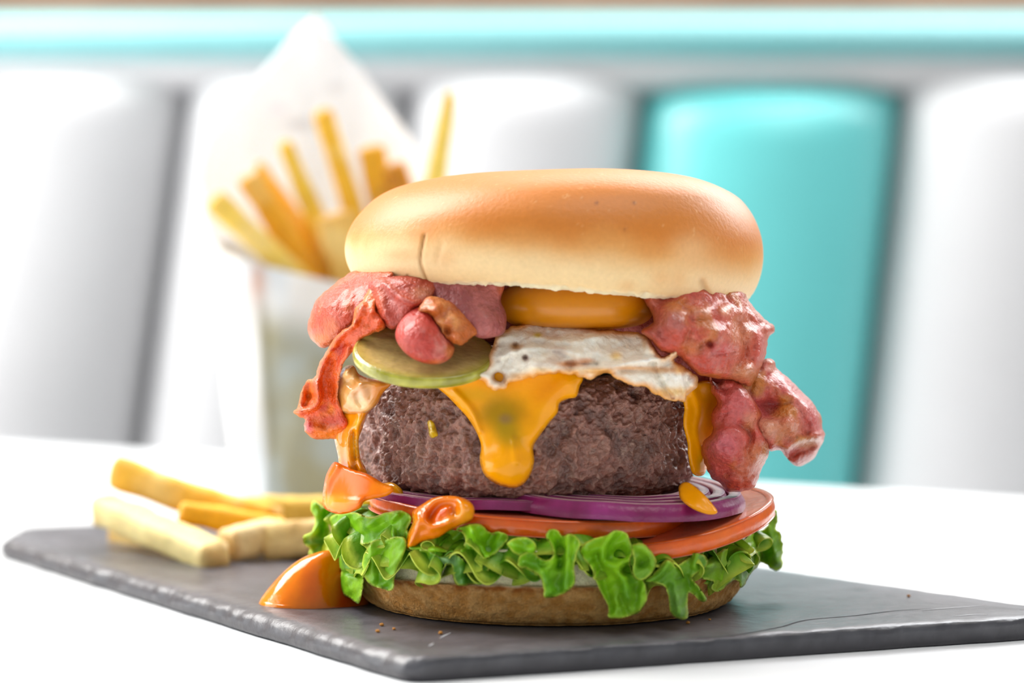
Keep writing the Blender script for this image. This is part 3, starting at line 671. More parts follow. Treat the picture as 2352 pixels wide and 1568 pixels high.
L.append(lobe([(1450,1253),(1472,1247),(1495,1263),(1508,1287),(1503,1308),(1480,1330),(1462,1330),(1452,1312),(1456,1285)], off(ld, -.62), 20, bumps=[(1475,1290,12,-.25)], ridges=[([(1462,1255),(1490,1270),(1500,1300)], 8, .2)], base='#86bd2c'))
L.append(lobe([(1480,1334),(1505,1312),(1528,1286),(1546,1290),(1552,1300),(1573,1287),(1597,1269),(1620,1275),(1626,1298),(1603,1316),(1590,1328),(1609,1350),(1624,1376),(1612,1382),(1592,1366),(1582,1362),(1580,1392),(1580,1418),(1561,1422),(1540,1406),(1534,1367),(1523,1344),(1501,1340)], off(ld, -.40, 0, -.1, 0, 1320), 21,
     ridges=[([(1535,1290),(1515,1318),(1490,1335)], 7, .3), ([(1550,1340),(1560,1410)], 10, .25), ([(1580,1330),(1588,1370)], 8, -.3), ([(1600,1272),(1595,1300)], 8, .25), ([(1600,1335),(1618,1375)], 6, .25)], base='#6ba622', patches=[(1555,1380,20,36,'#8dbb5a',.5)]))
L.append(lobe([(1590,1300),(1610,1285),(1626,1283),(1645,1272),(1668,1258),(1704,1240),(1731,1223),(1764,1207),(1763,1192),(1778,1168),(1787,1189),(1780,1214),(1792,1225),(1798,1248),(1794,1308),(1763,1299),(1742,1290),(1734,1308),(1718,1330),(1704,1350),(1690,1334),(1668,1345),(1647,1358),(1634,1348),(1638,1335),(1612,1328)], off(ld, .1, .1, 0, 1700, 0), 22, rag=(5, 10),
     amp=.22, ridges=[([(1620,1300),(1680,1290),(1740,1250)], 12, .3), ([(1660,1270),(1655,1330)], 7, .22), ([(1700,1255),(1715,1310)], 7, .25), ([(1765,1210),(1785,1290)], 9, .3), ([(1740,1235),(1760,1290)], 8, -.35), ([(1685,1270),(1690,1330)], 6, -.25)], base='#86b53a', patches=[(1690,1290,50,24,'#a9c464',.5), (1770,1265,26,30,'#5c9a22',.5)]))
L.append(lobe([(1320,1245),(1400,1262),(1460,1270),(1530,1290),(1600,1285),(1680,1270),(1740,1240),(1748,1290),(1700,1330),(1660,1318),(1625,1345),(1590,1322),(1560,1345),(1525,1318),(1495,1348),(1470,1318),(1440,1336),(1405,1310),(1380,1322),(1350,1300),(1325,1310)], off(ld, .34), 33, base='#5d9c12', T=.03, rag=(4, 12)))
j = join(L); mk('lettuce_leaf', j[0], j[1], M['lettuce'], col=j[2], label='frilly lettuce leaf spread below the tipped-up tomato slice', cat='lettuce', group='lettuce leaves around the bun')

# ================================================================== EGG
eg = thing('fried_egg', tuple(W(1330, 830, -3.0)), 'fried egg with orange yolk and lacy white draped over the patty', 'egg')
n = 90; V, F, nv = lathe([(0, -.55), (1.2, -.52), (1.8, -.36), (2.02, .0), (1.9, .38), (1.4, .62), (0, .72)], n, 7)
V = V+W(1322, 706, -2.6); mk('yolk', V, F, M['yolk'], eg)
Vb, Fb = disc(3.6, .62, 160, .2, .3, 4); Vb = Vb+np.array([-.2, -.35, 6.2]); cb = paint(pxof(Vb), Vb, '#e6d8c6')
wd = tps([(1150,765,-3.9),(1300,740,-3.6),(1460,765,-3.7),(1115,840,-4.6),(1220,810,-4.5),(1350,800,-4.5),(1500,820,-4.4),(1160,888,-5.0),(1300,858,-5.05),(1400,862,-5.0),(1500,900,-4.85),(1575,915,-4.3),(1600,875,-4.0),(1556,805,-4.3),(1072,865,-4.7)])
wt = slab([(1072,866),(1090,855),(1115,837),(1125,805),(1151,763),(1215,741),(1304,737),(1355,753),(1457,763),(1495,783),(1516,814),(1534,811),(1554,799),(1560,811),(1549,827),(1572,842),(1602,867),(1600,888),(1580,906),(1572,921),(1544,921),(1508,906),(1483,888),(1457,888),(1419,870),(1393,857),(1355,870),(1324,862),(1279,857),(1240,862),(1202,872),(1171,878),(1160,892),(1133,896),(1104,872)], wd, .16, R=12, step=4.5, rag=(5, 12), seed=2,
     bumps=[(1205,815,34,.18), (1250,840,40,.28), (1185,795,9,-.3), (1207,822,7,-.25), (1145,868,14,-.35), (1340,800,50,.15), (1495,800,22,.3), (1425,815,14,.15), (1555,862,20,.25), (1590,880,14,.2), (1310,838,14,-.2), (1365,838,12,-.15)],
     ridges=[([(1130,780),(1200,770),(1290,785),(1380,775)], 9, .16), ([(1150,820),(1200,800),(1270,800),(1330,812)], 7, .16), ([(1556,803),(1520,822),(1450,832),(1390,845),(1320,850)], 7, .32), ([(1555,820),(1565,870),(1575,915)], 6, .25), ([(1500,835),(1520,880),(1545,915)], 6, -.22), ([(1430,852),(1500,850),(1540,835)], 6, -.12), ([(1300,835),(1370,838)], 5, -.12), ([(1075,868),(1110,860),(1140,880)], 7, .25)],
     nz=[(.17, 3.0, 3), (.06, 8, 5)], base='#f7eddc', mixes=[('#dcc6b6', 1.6, .1, .7, 5), ('#f8f3e8', 2.4, .15, .6, 9)],
     patches=[(1186,796,16,8,'#c88830',.9), (1142,868,16,10,'#a86a18',.9), (1207,822,8,6,'#a07060',.8), (1235,769,9,5,'#d2c010',.9), (1415,818,16,12,'#efc050',.7), (1310,836,34,6,'#e08a28',.8), (1345,828,22,6,'#d88028',.7), (1380,852,30,6,'#e8a040',.7), (1450,845,60,5,'#e2983a',.7), (1560,850,14,10,'#efb040',.6), (1545,900,50,12,'#f0b848',.7), (1520,850,60,8,'#e9a23c',.6), (1350,852,60,8,'#eeb050',.6), (1200,862,40,8,'#f0b458',.6), (1480,790,5,14,'#e0a848',.4), (1240,850,30,8,'#f3cf80',.5)], edge=('#ee9f28', 17, .9))
j = join([wt, (Vb, Fb, cb)]); mk('egg_white', j[0], j[1], M['white'], eg, col=j[2])

# ================================================================== CHEESE
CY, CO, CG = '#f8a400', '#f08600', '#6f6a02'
def cslab(o, dep, **k):
    k.setdefault('T', .10); k.setdefault('R', 14); k.setdefault('step', 5); k.setdefault('base', CY)
    return slab(o, dep, **k)
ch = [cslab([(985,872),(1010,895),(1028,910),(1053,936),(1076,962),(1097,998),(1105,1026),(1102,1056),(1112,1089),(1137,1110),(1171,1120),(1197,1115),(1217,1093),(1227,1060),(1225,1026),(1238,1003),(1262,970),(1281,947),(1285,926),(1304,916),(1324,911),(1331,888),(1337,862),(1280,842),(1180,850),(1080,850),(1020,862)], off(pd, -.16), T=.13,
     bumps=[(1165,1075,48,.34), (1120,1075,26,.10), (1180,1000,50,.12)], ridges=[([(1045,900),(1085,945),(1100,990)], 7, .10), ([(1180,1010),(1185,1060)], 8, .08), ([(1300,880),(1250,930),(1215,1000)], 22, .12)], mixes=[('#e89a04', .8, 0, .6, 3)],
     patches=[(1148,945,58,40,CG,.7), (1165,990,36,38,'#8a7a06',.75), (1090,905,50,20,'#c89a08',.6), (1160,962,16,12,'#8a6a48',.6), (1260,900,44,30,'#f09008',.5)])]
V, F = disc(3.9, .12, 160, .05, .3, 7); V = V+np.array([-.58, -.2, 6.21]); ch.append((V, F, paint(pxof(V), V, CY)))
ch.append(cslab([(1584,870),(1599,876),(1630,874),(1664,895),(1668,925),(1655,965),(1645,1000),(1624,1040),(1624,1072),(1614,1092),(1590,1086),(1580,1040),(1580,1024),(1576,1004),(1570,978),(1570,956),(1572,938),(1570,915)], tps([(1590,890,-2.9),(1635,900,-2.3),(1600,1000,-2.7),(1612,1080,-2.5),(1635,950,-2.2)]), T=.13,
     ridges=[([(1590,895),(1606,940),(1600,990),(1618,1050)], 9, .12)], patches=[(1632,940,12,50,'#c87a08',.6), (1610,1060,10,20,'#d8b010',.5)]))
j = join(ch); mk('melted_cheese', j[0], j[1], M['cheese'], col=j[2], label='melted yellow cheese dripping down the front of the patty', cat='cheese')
o = cslab([(1559,1129),(1561,1114),(1580,1107),(1611,1129),(1638,1159),(1648,1177),(1626,1181),(1591,1168),(1564,1147)], tps([(1560,1120,-4.1),(1580,1107,-4.0),(1600,1150,-4.75),(1648,1178,-4.9)]), T=.12, R=8, ridges=[([(1568,1112),(1610,1145),(1645,1178)], 8, -.08)], base='#ee9a06')
mk('cheese_corner', o[0], o[1], M['cheese'], col=o[2], label='small pointed cheese corner resting on the purple onion', cat='cheese')
# left cheese
ls = [cslab([(800,940),(835,930),(862,905),(880,888),(868,925),(846,948),(832,985),(824,1012),(828,1050),(840,1076),(842,1096),(815,1098),(784,1088),(776,1045),(768,1005),(770,960),(774,930)], off(tps([(790,950,-2.6),(870,900,-3.6),(785,1050,-2.6),(840,1090,-3.2),(830,1000,-3.1)]), 0), T=.2, R=16,
     ridges=[([(826,900),(822,960),(800,1010),(805,1080)], 9, .22), ([(845,930),(818,1000),(830,1080)], 6, .18), ([(812,990),(816,1050)], 6, -.2)], nz=[(.12, 3, 4)], base='#f09208', mixes=[('#f8b014', 2, 0, .5, 6), ('#dc6408', 1.3, .2, .6, 8)])]
j = join(ls); mk('cheese_strand', j[0], j[1], M['sauce'], col=j[2], label='stringy orange cheese running down beside the beef patty', cat='cheese')
o = cslab([(769,1060),(788,1068),(812,1078),(845,1088),(878,1108),(905,1120),(890,1138),(840,1150),(826,1168),(790,1180),(760,1176),(741,1158),(746,1103),(756,1076)], tps([(769,1060,-2.9),(745,1150,-2.6),(890,1120,-4.3),(820,1130,-3.9),(770,1175,-3.3)]), T=.13, R=12, base='#ea6a02',
     ridges=[([(775,1070),(752,1110),(748,1155)], 8, .12), ([(770,1150),(830,1155)], 12, .12)], mixes=[('#ee8406', 1.2, 0, .5, 3)], patches=[(775,1155,40,20,'#f09408',.7), (755,1150,12,14,'#f8d070',.4)])
mk('cheese_slice', o[0], o[1], M['cheese'], col=o[2], label='folded orange cheese slice jutting out left of the patty', cat='cheese')
o = cslab([(803,1150),(812,1130),(852,1119),(895,1107),(918,1118),(926,1131),(920,1146),(872,1156),(830,1162)], off(pd, .0), T=.2, R=14, base='#d3930c', patches=[(825,1145,20,10,'#f2c030',.6)])
mk('sauce_smear', o[0], o[1], M['sauce'], col=o[2], label='mustard yellow smear of sauce under the patty edge', cat='sauce')
o = cslab([(948,1174),(972,1156),(998,1142),(1038,1138),(1071,1146),(1089,1164),(1085,1192),(1058,1206),(1031,1219),(1005,1235),(972,1243),(946,1259),(932,1255),(937,1225),(948,1199)], off(ring_depth(-.06, 5.6), -.12), T=.24, R=26, base='#ea7a04',
     bumps=[(965,1200,14,.14), (1060,1165,24,.12), (1045,1172,12,-.2)], ridges=[([(985,1190),(1010,1160),(1045,1155)], 9, -.22), ([(975,1180),(990,1210),(1030,1200)], 8, .15), ([(940,1252),(955,1215),(955,1180)], 7, .12)], nz=[(.05, 3, 3)], mixes=[('#ee9008', 1.6, 0, .5, 9)],
     patches=[(1010,1175,40,16,'#d84404',.85), (1000,1195,16,10,'#e0480c',.5), (1060,1185,30,16,'#f0a828',.5)])
mk('sauce_dollop', o[0], o[1], M['sauce'], col=o[2], label='orange sauce dollop sliding over the tomato onto the lettuce', cat='sauce')
# bits on the patty
o = slab([(982,968),(990,964),(998,972),(1004,990),(1006,1000),(994,1006),(986,1000),(984,985)], off(pd, -.22), .10, R=7, step=3, base='#c9a40c', bumps=[(992,990,8,.1)])
mk('relish_bit', o[0], o[1], M['pickle'], col=o[2], label='tiny yellow relish bit stuck on the left of the patty', cat='relish')
# puddle on the slate
def puddle():
    n = 220; th = np.linspace(0, 2*math.pi, n, endpoint=False); c0 = Wz(742, 1385, 0); pk = W(752, 1282, c0[1]+.1)-c0
    Rx = np.interp(np.degrees(th), [0, 60, 120, 180, 240, 300, 360], [1.3, 1.35, 1.5, 1.86, 1.15, .85, 1.3])
    for _ in range(300): Rx = (np.roll(Rx, 1)+Rx+np.roll(Rx, -1))/3
    V = []
    for s in np.linspace(0, 1, 46):
        rho = math.sin(s*math.pi/2)**.9 if s < 1 else 1
        z = (1-rho**1.7)*(1.32)+.10*math.sqrt(max(0, 1-rho**8))-.0
        for t, R in zip(th, Rx):
            V.append((c0[0]+pk[0]*(1-rho)+R*rho*math.cos(t), c0[1]+R*rho*math.sin(t)*.95, max(0.004, z)))
    V = np.array(V); m = V[:, 2] > .1
    V[:, 2] += np.where(m, .05*fbm(V*1.3, 4, 2), 0)
    PX = pxof(V)
    F = grid_faces(n, 46); F.append(tuple(45*n+i for i in range(n))); F = [q[::-1] for q in F]
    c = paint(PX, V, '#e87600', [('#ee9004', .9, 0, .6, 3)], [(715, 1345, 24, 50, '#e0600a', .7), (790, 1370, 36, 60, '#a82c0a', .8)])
    return V[:, :], F, c
v, f, c = puddle(); mk('sauce_puddle', v, f, M['sauce'], col=c, label='glossy orange sauce puddle heaped on the slate', cat='sauce')

# ================================================================== PICKLE
pk = thing('pickle_slice', tuple(W(970, 830, -4.0)), 'pale green pickle slice pinned under the small bacon lobe', 'pickle')
V, F = disc(1.69, .28, 120, .05, .05, 3)
c = np.tile(srgb('#c2a868'), (len(V), 1)); r = np.hypot(V[:, 0], V[:, 1])
a = (sstep(1.3, 1.65, r)*.7)[:, None]; c = c*(1-a)+srgb('#a39a3a')*a
a = (sstep(.1, .5, fbm(V*2.4, 4, 3))*.4)[:, None]; c = c*(1-a)+srgb('#c8b478')*a
pl = W(972, 828, -4.15)
mk('flesh', xf(V, pl, 21, 3), F, M['pickle'], pk, col=c)
n = 160; th_ = np.linspace(0, 2*math.pi, n, endpoint=False); pr = crom([(1.65, .0), (1.725, .03), (1.75, .13), (1.725, .25), (1.65, .285)], False, 3)
V = np.stack([(pr[:, :1]*np.cos(th_)).ravel(), (pr[:, :1]*np.sin(th_)).ravel(), np.repeat(pr[:, 1], n)], -1)
r = np.hypot(V[:, 0], V[:, 1]); g = .05*fbm(V*np.array([.5, .5, 0])+27, 3, 2); V[:, 0] += V[:, 0]/r*g; V[:, 1] += V[:, 1]/r*g
c = np.tile(srgb('#8f8a14'), (len(V), 1)); a = (sstep(-.2, .5, fbm(V*1.6, 7, 3)))[:, None]; c = c*(1-a)+srgb('#bdb848')*a
mk('rind', xf(V, pl, 21, 3), grid_faces(n, len(pr)), M['pickle'], pk, col=c, label='green rind')
# fried onion pieces left of the patty
o = slab([(786,848),(800,838),(815,842),(826,860),(862,872),(898,880),(882,900),(862,930),(838,948),(800,950),(774,936),(764,900),(772,870)], tps([(790,850,-3.0),(895,880,-4.0),(840,940,-3.6),(780,910,-2.7)]), .3, R=26, step=5, base='#cf8c40', nz=[(.1, 3, 3)],
     bumps=[(795,857,12,.25), (815,895,26,.15)], ridges=[([(810,900),(835,880),(870,878)], 8, .15), ([(800,870),(830,930)], 10, -.12)], mixes=[('#e9bd80', 1.7, 0, .5, 4), ('#c9781c', 1.4, .2, .6, 7)], patches=[(825,905,24,22,'#dfb08a',.6)])
mk('fried_onion', o[0], o[1], M['sauce'], col=o[2], label='glistening tan fried onion scrap below the pickle', cat='onion')

# ================================================================== BACON
BP, BF, BC = '#b9544a', '#c97c44', '#a83c12'
def bacon(name_label, outs, grp='bacon rashers between egg and bun'):
    j = join(outs); mk('bacon_rasher', j[0], j[1], M['bacon'], col=j[2], label=name_label, cat='bacon', group=grp)
bm = [(BF, 1.1, .15, .5, 4), ('#cf7068', 2.2, .1, .6, 7)]
# left cluster
bacon('rounded pink bacon lobe poking out farthest left under the crown', [
 slab([(815,622),(790,636),(755,662),(724,694),(706,745),(714,775),(736,797),(762,792),(792,766),(815,738),(850,700),(880,660),(900,625)], tps([(706,745,-1.6),(760,700,-2.4),(735,795,-1.9),(880,640,-3.3),(810,640,-1.8),(830,720,-3.3)]), .5, R=50, step=5,
  nz=[(.07, 3, 2), (.03, 7, 3)], rag=(3, 14), seed=3, ridges=[([(785,660),(770,700)], 8, .05), ([(815,650),(800,700)], 8, .06), ([(712,745),(730,780),(765,790)], 8, .12)], base='#c4421a', mixes=[('#d4623c', 2.5, 0, .5, 7), ('#cf6424', 1.0, .15, .5, 9)], patches=[(725,780,34,16,'#d8721c',.9), (712,735,12,30,'#d0602a',.7)], edge=('#d06a30', 9, .6))])
bacon('glossy orange curled bacon strip trailing down left of the patty', [
 slab([(856,650),(836,684),(812,715),(808,746),(781,762),(753,800),(733,836),(722,868),(704,875),(691,901),(684,934),(673,944),(682,955),(699,962),(697,978),(706,998),(724,1009),(755,1009),(783,1003),(803,977),(786,940),(776,902),(784,852),(795,824),(819,800),(830,778),(857,765),(884,752),(879,727),(864,707),(880,660)], tps([(856,650,-3.6),(808,740,-3.6),(740,840,-2.6),(690,930,-2.2),(710,1000,-2.2),(790,980,-2.6),(780,880,-3.3),(870,750,-4.2),(820,790,-3.8)]), .13, R=10, step=4.5, rag=(3, 10), seed=8,
  ridges=[([(812,745),(770,785),(738,845),(728,900)], 7, .22), ([(790,790),(765,850),(757,930)], 16, -.22), ([(722,870),(733,905),(722,935),(690,945)], 6, .32), ([(708,885),(702,925)], 9, -.2), ([(830,700),(815,740)], 10, .3), ([(700,975),(750,990),(790,975)], 12, .2), ([(800,800),(790,850)], 6, .2)], bumps=[(845,720,20,.2), (712,910,10,-.2), (868,740,12,.15)],
  nz=[(.10, 2.6, 5), (.05, 7, 3)], base='#df5008', mixes=[('#ee7a10', 1.6, 0, .5, 7), ('#c8340a', 1.9, .2, .6, 12)], patches=[(760,965,40,16,'#c02010',.8), (703,985,16,20,'#c84a58',.8), (745,998,40,12,'#e8780c',.85), (706,905,14,22,'#e87818',.7), (800,860,14,26,'#d98a50',.6), (850,690,30,26,'#d8581c',.6)], edge=('#e88a4a', 8, .6))])
bacon('dark red bacon fold tucked under the crown above the pickle', [
 slab([(856,640),(860,700),(876,735),(900,757),(925,742),(952,712),(985,690),(1005,640)], tps([(856,660,-3.6),(900,750,-4.4),(990,650,-4.1),(930,690,-4.5)]), .22, R=22, step=5, nz=[(.08, 2.5, 3)], ridges=[([(880,650),(930,690),(960,700)], 8, .2), ([(868,660),(885,725)], 10, .12)], base='#b03c28', mixes=[('#bb4a38', 2, 0, .5, 6)], patches=[(870,690,16,36,'#cf5a28',.6), (970,672,30,16,'#b57450',.6)])])
bacon('small bacon lobe with an orange fatty crest lying on the pickle', [
 slab([(959,704),(933,722),(912,750),(909,778),(928,808),(959,829),(1002,837),(1033,824),(1044,801),(1036,785),(1018,765),(1000,735),(982,712)], tps([(910,770,-5.1),(960,710,-4.8),(1000,830,-5.5),(1040,800,-5.3),(970,770,-5.4)]), .3, R=34, step=4.5, nz=[(.05, 3.5, 3)], ridges=[([(1010,830),(1035,800)], 10, .1)], bumps=[(950,760,30,.15)], base='#bc3c30', mixes=[('#cf7a6c', 2.2, .1, .6, 7)], patches=[(1035,805,14,18,'#c8762c',.7), (1000,833,22,8,'#c86a28',.6)]),
 slab([(960,714),(968,696),(984,681),(1018,686),(1053,704),(1080,730),(1100,762),(1079,778),(1060,792),(1038,787),(1022,770),(1005,745),(985,722)], tps([(970,700,-4.9),(1090,765,-5.0),(1040,780,-5.4),(1010,700,-4.9)]), .2, R=20, step=4.5, nz=[(.12, 3.5, 8), (.06, 8, 3)], rag=(3, 8), bumps=[(1000,710,14,.2), (1040,735,20,.15), (1050,775,14,.2), (1025,760,10,-.2)], base='#c06428', mixes=[('#d88c4c', 2.4, 0, .5, 8), ('#9a3c1c', 2, .2, .6, 12)])])
bacon('broad mauve bacon flap beside the egg yolk', [
 slab([(985,640),(1000,690),(1040,720),(1080,760),(1100,776),(1130,775),(1158,764),(1163,722),(1150,690),(1147,640)], tps([(990,660,-4.1),(1145,660,-4.3),(1160,760,-4.6),(1090,765,-4.9),(1060,690,-4.6)]), .2, R=20, step=5, nz=[(.08, 2, 3), (.04, 7, 4)], bumps=[(1120,735,26,.12)], base='#9a4c4a', mixes=[('#b3625c', 1.8, 0, .5, 6)], patches=[(1155,665,16,12,'#c4581c',.7)])])
# right cluster
bacon('largest bacon rasher, blistered pink, bulging out right under the crown', [
 slab([(1450,655),(1478,690),(1494,714),(1500,738),(1474,762),(1498,782),(1516,806),(1536,812),(1562,820),(1580,838),(1606,860),(1645,868),(1672,870),(1692,879),(1725,886),(1736,866),(1752,838),(1762,797),(1766,776),(1777,762),(1776,745),(1762,738),(1742,718),(1718,688),(1700,660),(1600,650),(1500,650)], tps([(1463,690,-3.7),(1470,765,-4.3),(1550,730,-4.3),(1600,790,-4.3),(1560,820,-4.4),(1640,866,-3.6),(1725,885,-2.6),(1775,750,-1.4),(1720,690,-1.9),(1690,770,-3.2),(1600,660,-3.4)]), .38, R=26, step=5, rag=(3, 10), seed=5,
  bumps=[(1549,735,34,.28), (1599,716,14,.18), (1621,713,14,.20), (1665,713,17,.26), (1632,775,55,.22), (1628,790,9,-.22), (1612,795,8,-.12), (1700,720,12,.15), (1712,765,16,.10), (1710,850,22,.25), (1500,790,30,.1)],
  ridges=[([(1600,750),(1655,760),(1690,740)], 14, .1), ([(1585,760),(1570,800)], 10, -.12), ([(1695,740),(1712,800),(1700,840)], 9, -.22), ([(1735,760),(1745,800),(1730,850)], 9, .18), ([(1570,830),(1620,855),(1680,862)], 12, .14), ([(1650,812),(1700,806)], 6, -.1)],
  cells=[(.13, 1.5, 3), (.05, 4.5, 8)], nz=[(.12, 2.4, 3), (.06, 7, 4)], base='#c04c3a', mixes=[('#c4644c', 2.4, 0, .5, 7), ('#c0682c', 1.3, .1, .5, 3), ('#9c3018', 2.8, .3, .7, 5)], patches=[(1665,713,15,13,'#dc9c78',.75), (1599,716,12,12,'#c98468',.7), (1622,713,12,12,'#c98468',.7), (1549,735,30,26,'#b86450',.6), (1700,760,30,60,'#c4764c',.65), (1590,800,30,18,'#c06a34',.75), (1625,790,16,8,'#7c2c14',.7), (1710,855,32,24,'#c88254',.75), (1500,740,40,50,'#8c3a30',.6), (1550,740,28,24,'#a85a50',.7), (1735,870,16,20,'#b06c2c',.6), (1775,748,16,14,'#a8401c',.8), (1650,800,40,16,'#c24c4c',.6)], edge=('#b8602c', 10, .6))])  # blisters painted paler for the contrast the soft lighting lacks
bacon('bacon roll hanging lowest beside the teal cushion, round pink end', [
 slab([(1630,860),(1645,882),(1670,868),(1700,880),(1727,912),(1749,952),(1746,972),(1765,1003),(1768,1038),(1752,1071),(1735,1114),(1708,1128),(1672,1129),(1655,1111),(1632,1094),(1619,1065),(1612,1038),(1617,1011),(1636,992),(1635,952),(1648,922),(1634,899)], tps([(1640,880,-3.0),(1720,900,-2.9),(1650,960,-2.9),(1745,960,-2.5),(1665,1025,-3.3),(1760,1030,-2.4),(1680,1125,-2.8),(1625,1060,-2.8)]), .34, R=26, step=5, rag=(3, 9), seed=6,
  bumps=[(1665,1021,40,.22), (1668,1025,16,-.16), (1668,1032,6,.12), (1735,1042,18,.25), (1720,1070,14,.1), (1700,1090,30,.15), (1690,930,36,.15), (1742,1000,20,.2)], ridges=[([(1640,995),(1680,985),(1712,1010),(1705,1050)], 6, .12), ([(1700,975),(1725,1000),(1715,1030)], 8, -.25), ([(1640,890),(1655,905)], 8, .15), ([(1650,1105),(1700,1115),(1735,1085)], 8, -.1)],
  cells=[(.12, 1.7, 5), (.05, 5, 8)], nz=[(.10, 3, 3), (.06, 8, 4)], base='#c04e42', mixes=[('#cc6c58', 2.4, 0, .5, 7), ('#c0682c', 1.4, .15, .5, 3)], patches=[(1735,1045,30,34,'#c07040',.75), (1715,1085,34,26,'#b85c34',.7), (1690,1115,50,12,'#a83c1c',.75), (1665,1020,36,30,'#c4606a',.7), (1640,1060,22,22,'#bc4c3c',.6), (1695,930,34,44,'#c4585a',.6), (1720,970,16,26,'#c9845c',.5), (1760,1050,10,30,'#b8741c',.6)], edge=('#b04a1c', 10, .7))])
bacon('folded bacon rasher farthest out to the side, curling at its tip', [
 slab([(1732,850),(1754,824),(1775,826),(1786,846),(1815,872),(1858,915),(1884,952),(1889,985),(1895,998),(1882,1031),(1864,1058),(1834,1071),(1811,1058),(1795,1036),(1768,1035),(1745,1015),(1700,1000),(1680,960),(1670,900),(1690,850)], tps([(1760,830,-1.6),(1730,900,-1.9),(1830,900,-1.2),(1885,980,-.9),(1840,1060,-.8),(1780,1020,-2.2),(1730,990,-2.1),(1810,960,-2.1)]), .34, R=26, step=5, rag=(3, 10), seed=9,
  bumps=[(1755,985,24,.28), (1815,975,20,.18), (1775,838,14,.15), (1770,940,26,-.3), (1840,940,30,.12)], ridges=[([(1740,870),(1800,895),(1860,950),(1880,1000)], 18, .28), ([(1735,930),(1780,925),(1830,930)], 8, -.15), ([(1800,1030),(1840,1010),(1890,1000)], 9, .30), ([(1815,1048),(1850,1030),(1880,1020)], 8, -.35), ([(1765,838),(1780,850)], 6, -.15)],
  cells=[(.12, 1.5, 7), (.05, 5, 8)], nz=[(.10, 2.6, 3), (.06, 8, 4)], base='#c0504a', mixes=[('#cc6c60', 2.2, 0, .5, 7), ('#c0702c', 1.2, .15, .5, 5)], patches=[(1800,985,44,30,'#c98054',.8), (1755,985,26,24,'#d09272',.7), (1850,1015,36,16,'#b0701c',.75), (1840,1050,30,18,'#a83c1c',.85), (1770,845,16,8,'#d8a090',.6), (1765,940,22,22,'#a03c3c',.5)], edge=('#b0501c', 9, .6))])
# rashers crossing the middle of the pile (seen in the gaps and from the sides)
def strip(p0, p1, wdt, z, seed, amp=.22):
    nu, nv = 90, 26; p0 = np.array(p0, float); p1 = np.array(p1, float); d = p1-p0; n = np.array([-d[1], d[0]])/np.linalg.norm(d); V = []
    for s in (0, 1):
        for j in range(nv):
            for i in range(nu):
                t = i/(nu-1); q = j/(nv-1)-.5; wv = amp*math.sin(t*17+seed)+.1*math.sin(t*31+q*4)
                p = p0+d*t+n*(q*wdt*(1+.12*math.sin(t*9+seed))); V.append((p[0], p[1], z+wv+.12*math.sin(q*7)+(.22 if s else 0)))
    V = np.array(V); F = grid_faces(nu, nv, False); m = nu*nv; G = [q[::-1] for q in F]+[tuple(i+m for i in q) for q in F]
    G = [q[::-1] for q in G] if False else G
    for i in range(nu-1): G.append((i, i+1, i+1+m, i+m)); b = (nv-1)*nu+i; G.append((b+1, b, b+m, b+1+m))
    for j in range(nv-1): a = j*nu; G.append((a+nu, a, a+m, a+nu+m)); a += nu-1; G.append((a, a+nu, a+nu+m, a+m))
    V[:, 2] += .06*fbm(V*2, seed, 3)
    c = paint(pxof(V), V, '#a8463c', [(BF, .9, .05, .4, seed), ('#cf7068', 2.2, .1, .6, 7)])
    return V, G, c
bacon('wavy bacon rasher crossing the back of the pile', [strip((-5.0, .9), (5.0, 1.4), 2.8, 7.35, 2)])
bacon('wavy bacon rasher at the very back under the crown', [strip((-4.4, 3.4), (4.6, 3.3), 2.2, 7.1, 5)])
bacon('dark bacon rasher crossing behind the egg yolk, only its face showing', [slab([(830,625),(820,700),(850,790),(1000,800),(1200,790),(1400,800),(1500,850),(1560,880),(1620,900),(1680,900),(1700,850),(1690,760),(1680,640),(1400,630),(1100,620)], tps([(830,700,-1.8),(1100,700,-2.6),(1350,700,-2.2),(1600,760,-2.2),(1690,860,-1.6),(1000,790,-2.8)]), .5, R=40, step=8, nz=[(.3, 1.2, 3), (.1, 4, 4)], base='#973a30', mixes=bm, seed=4)])

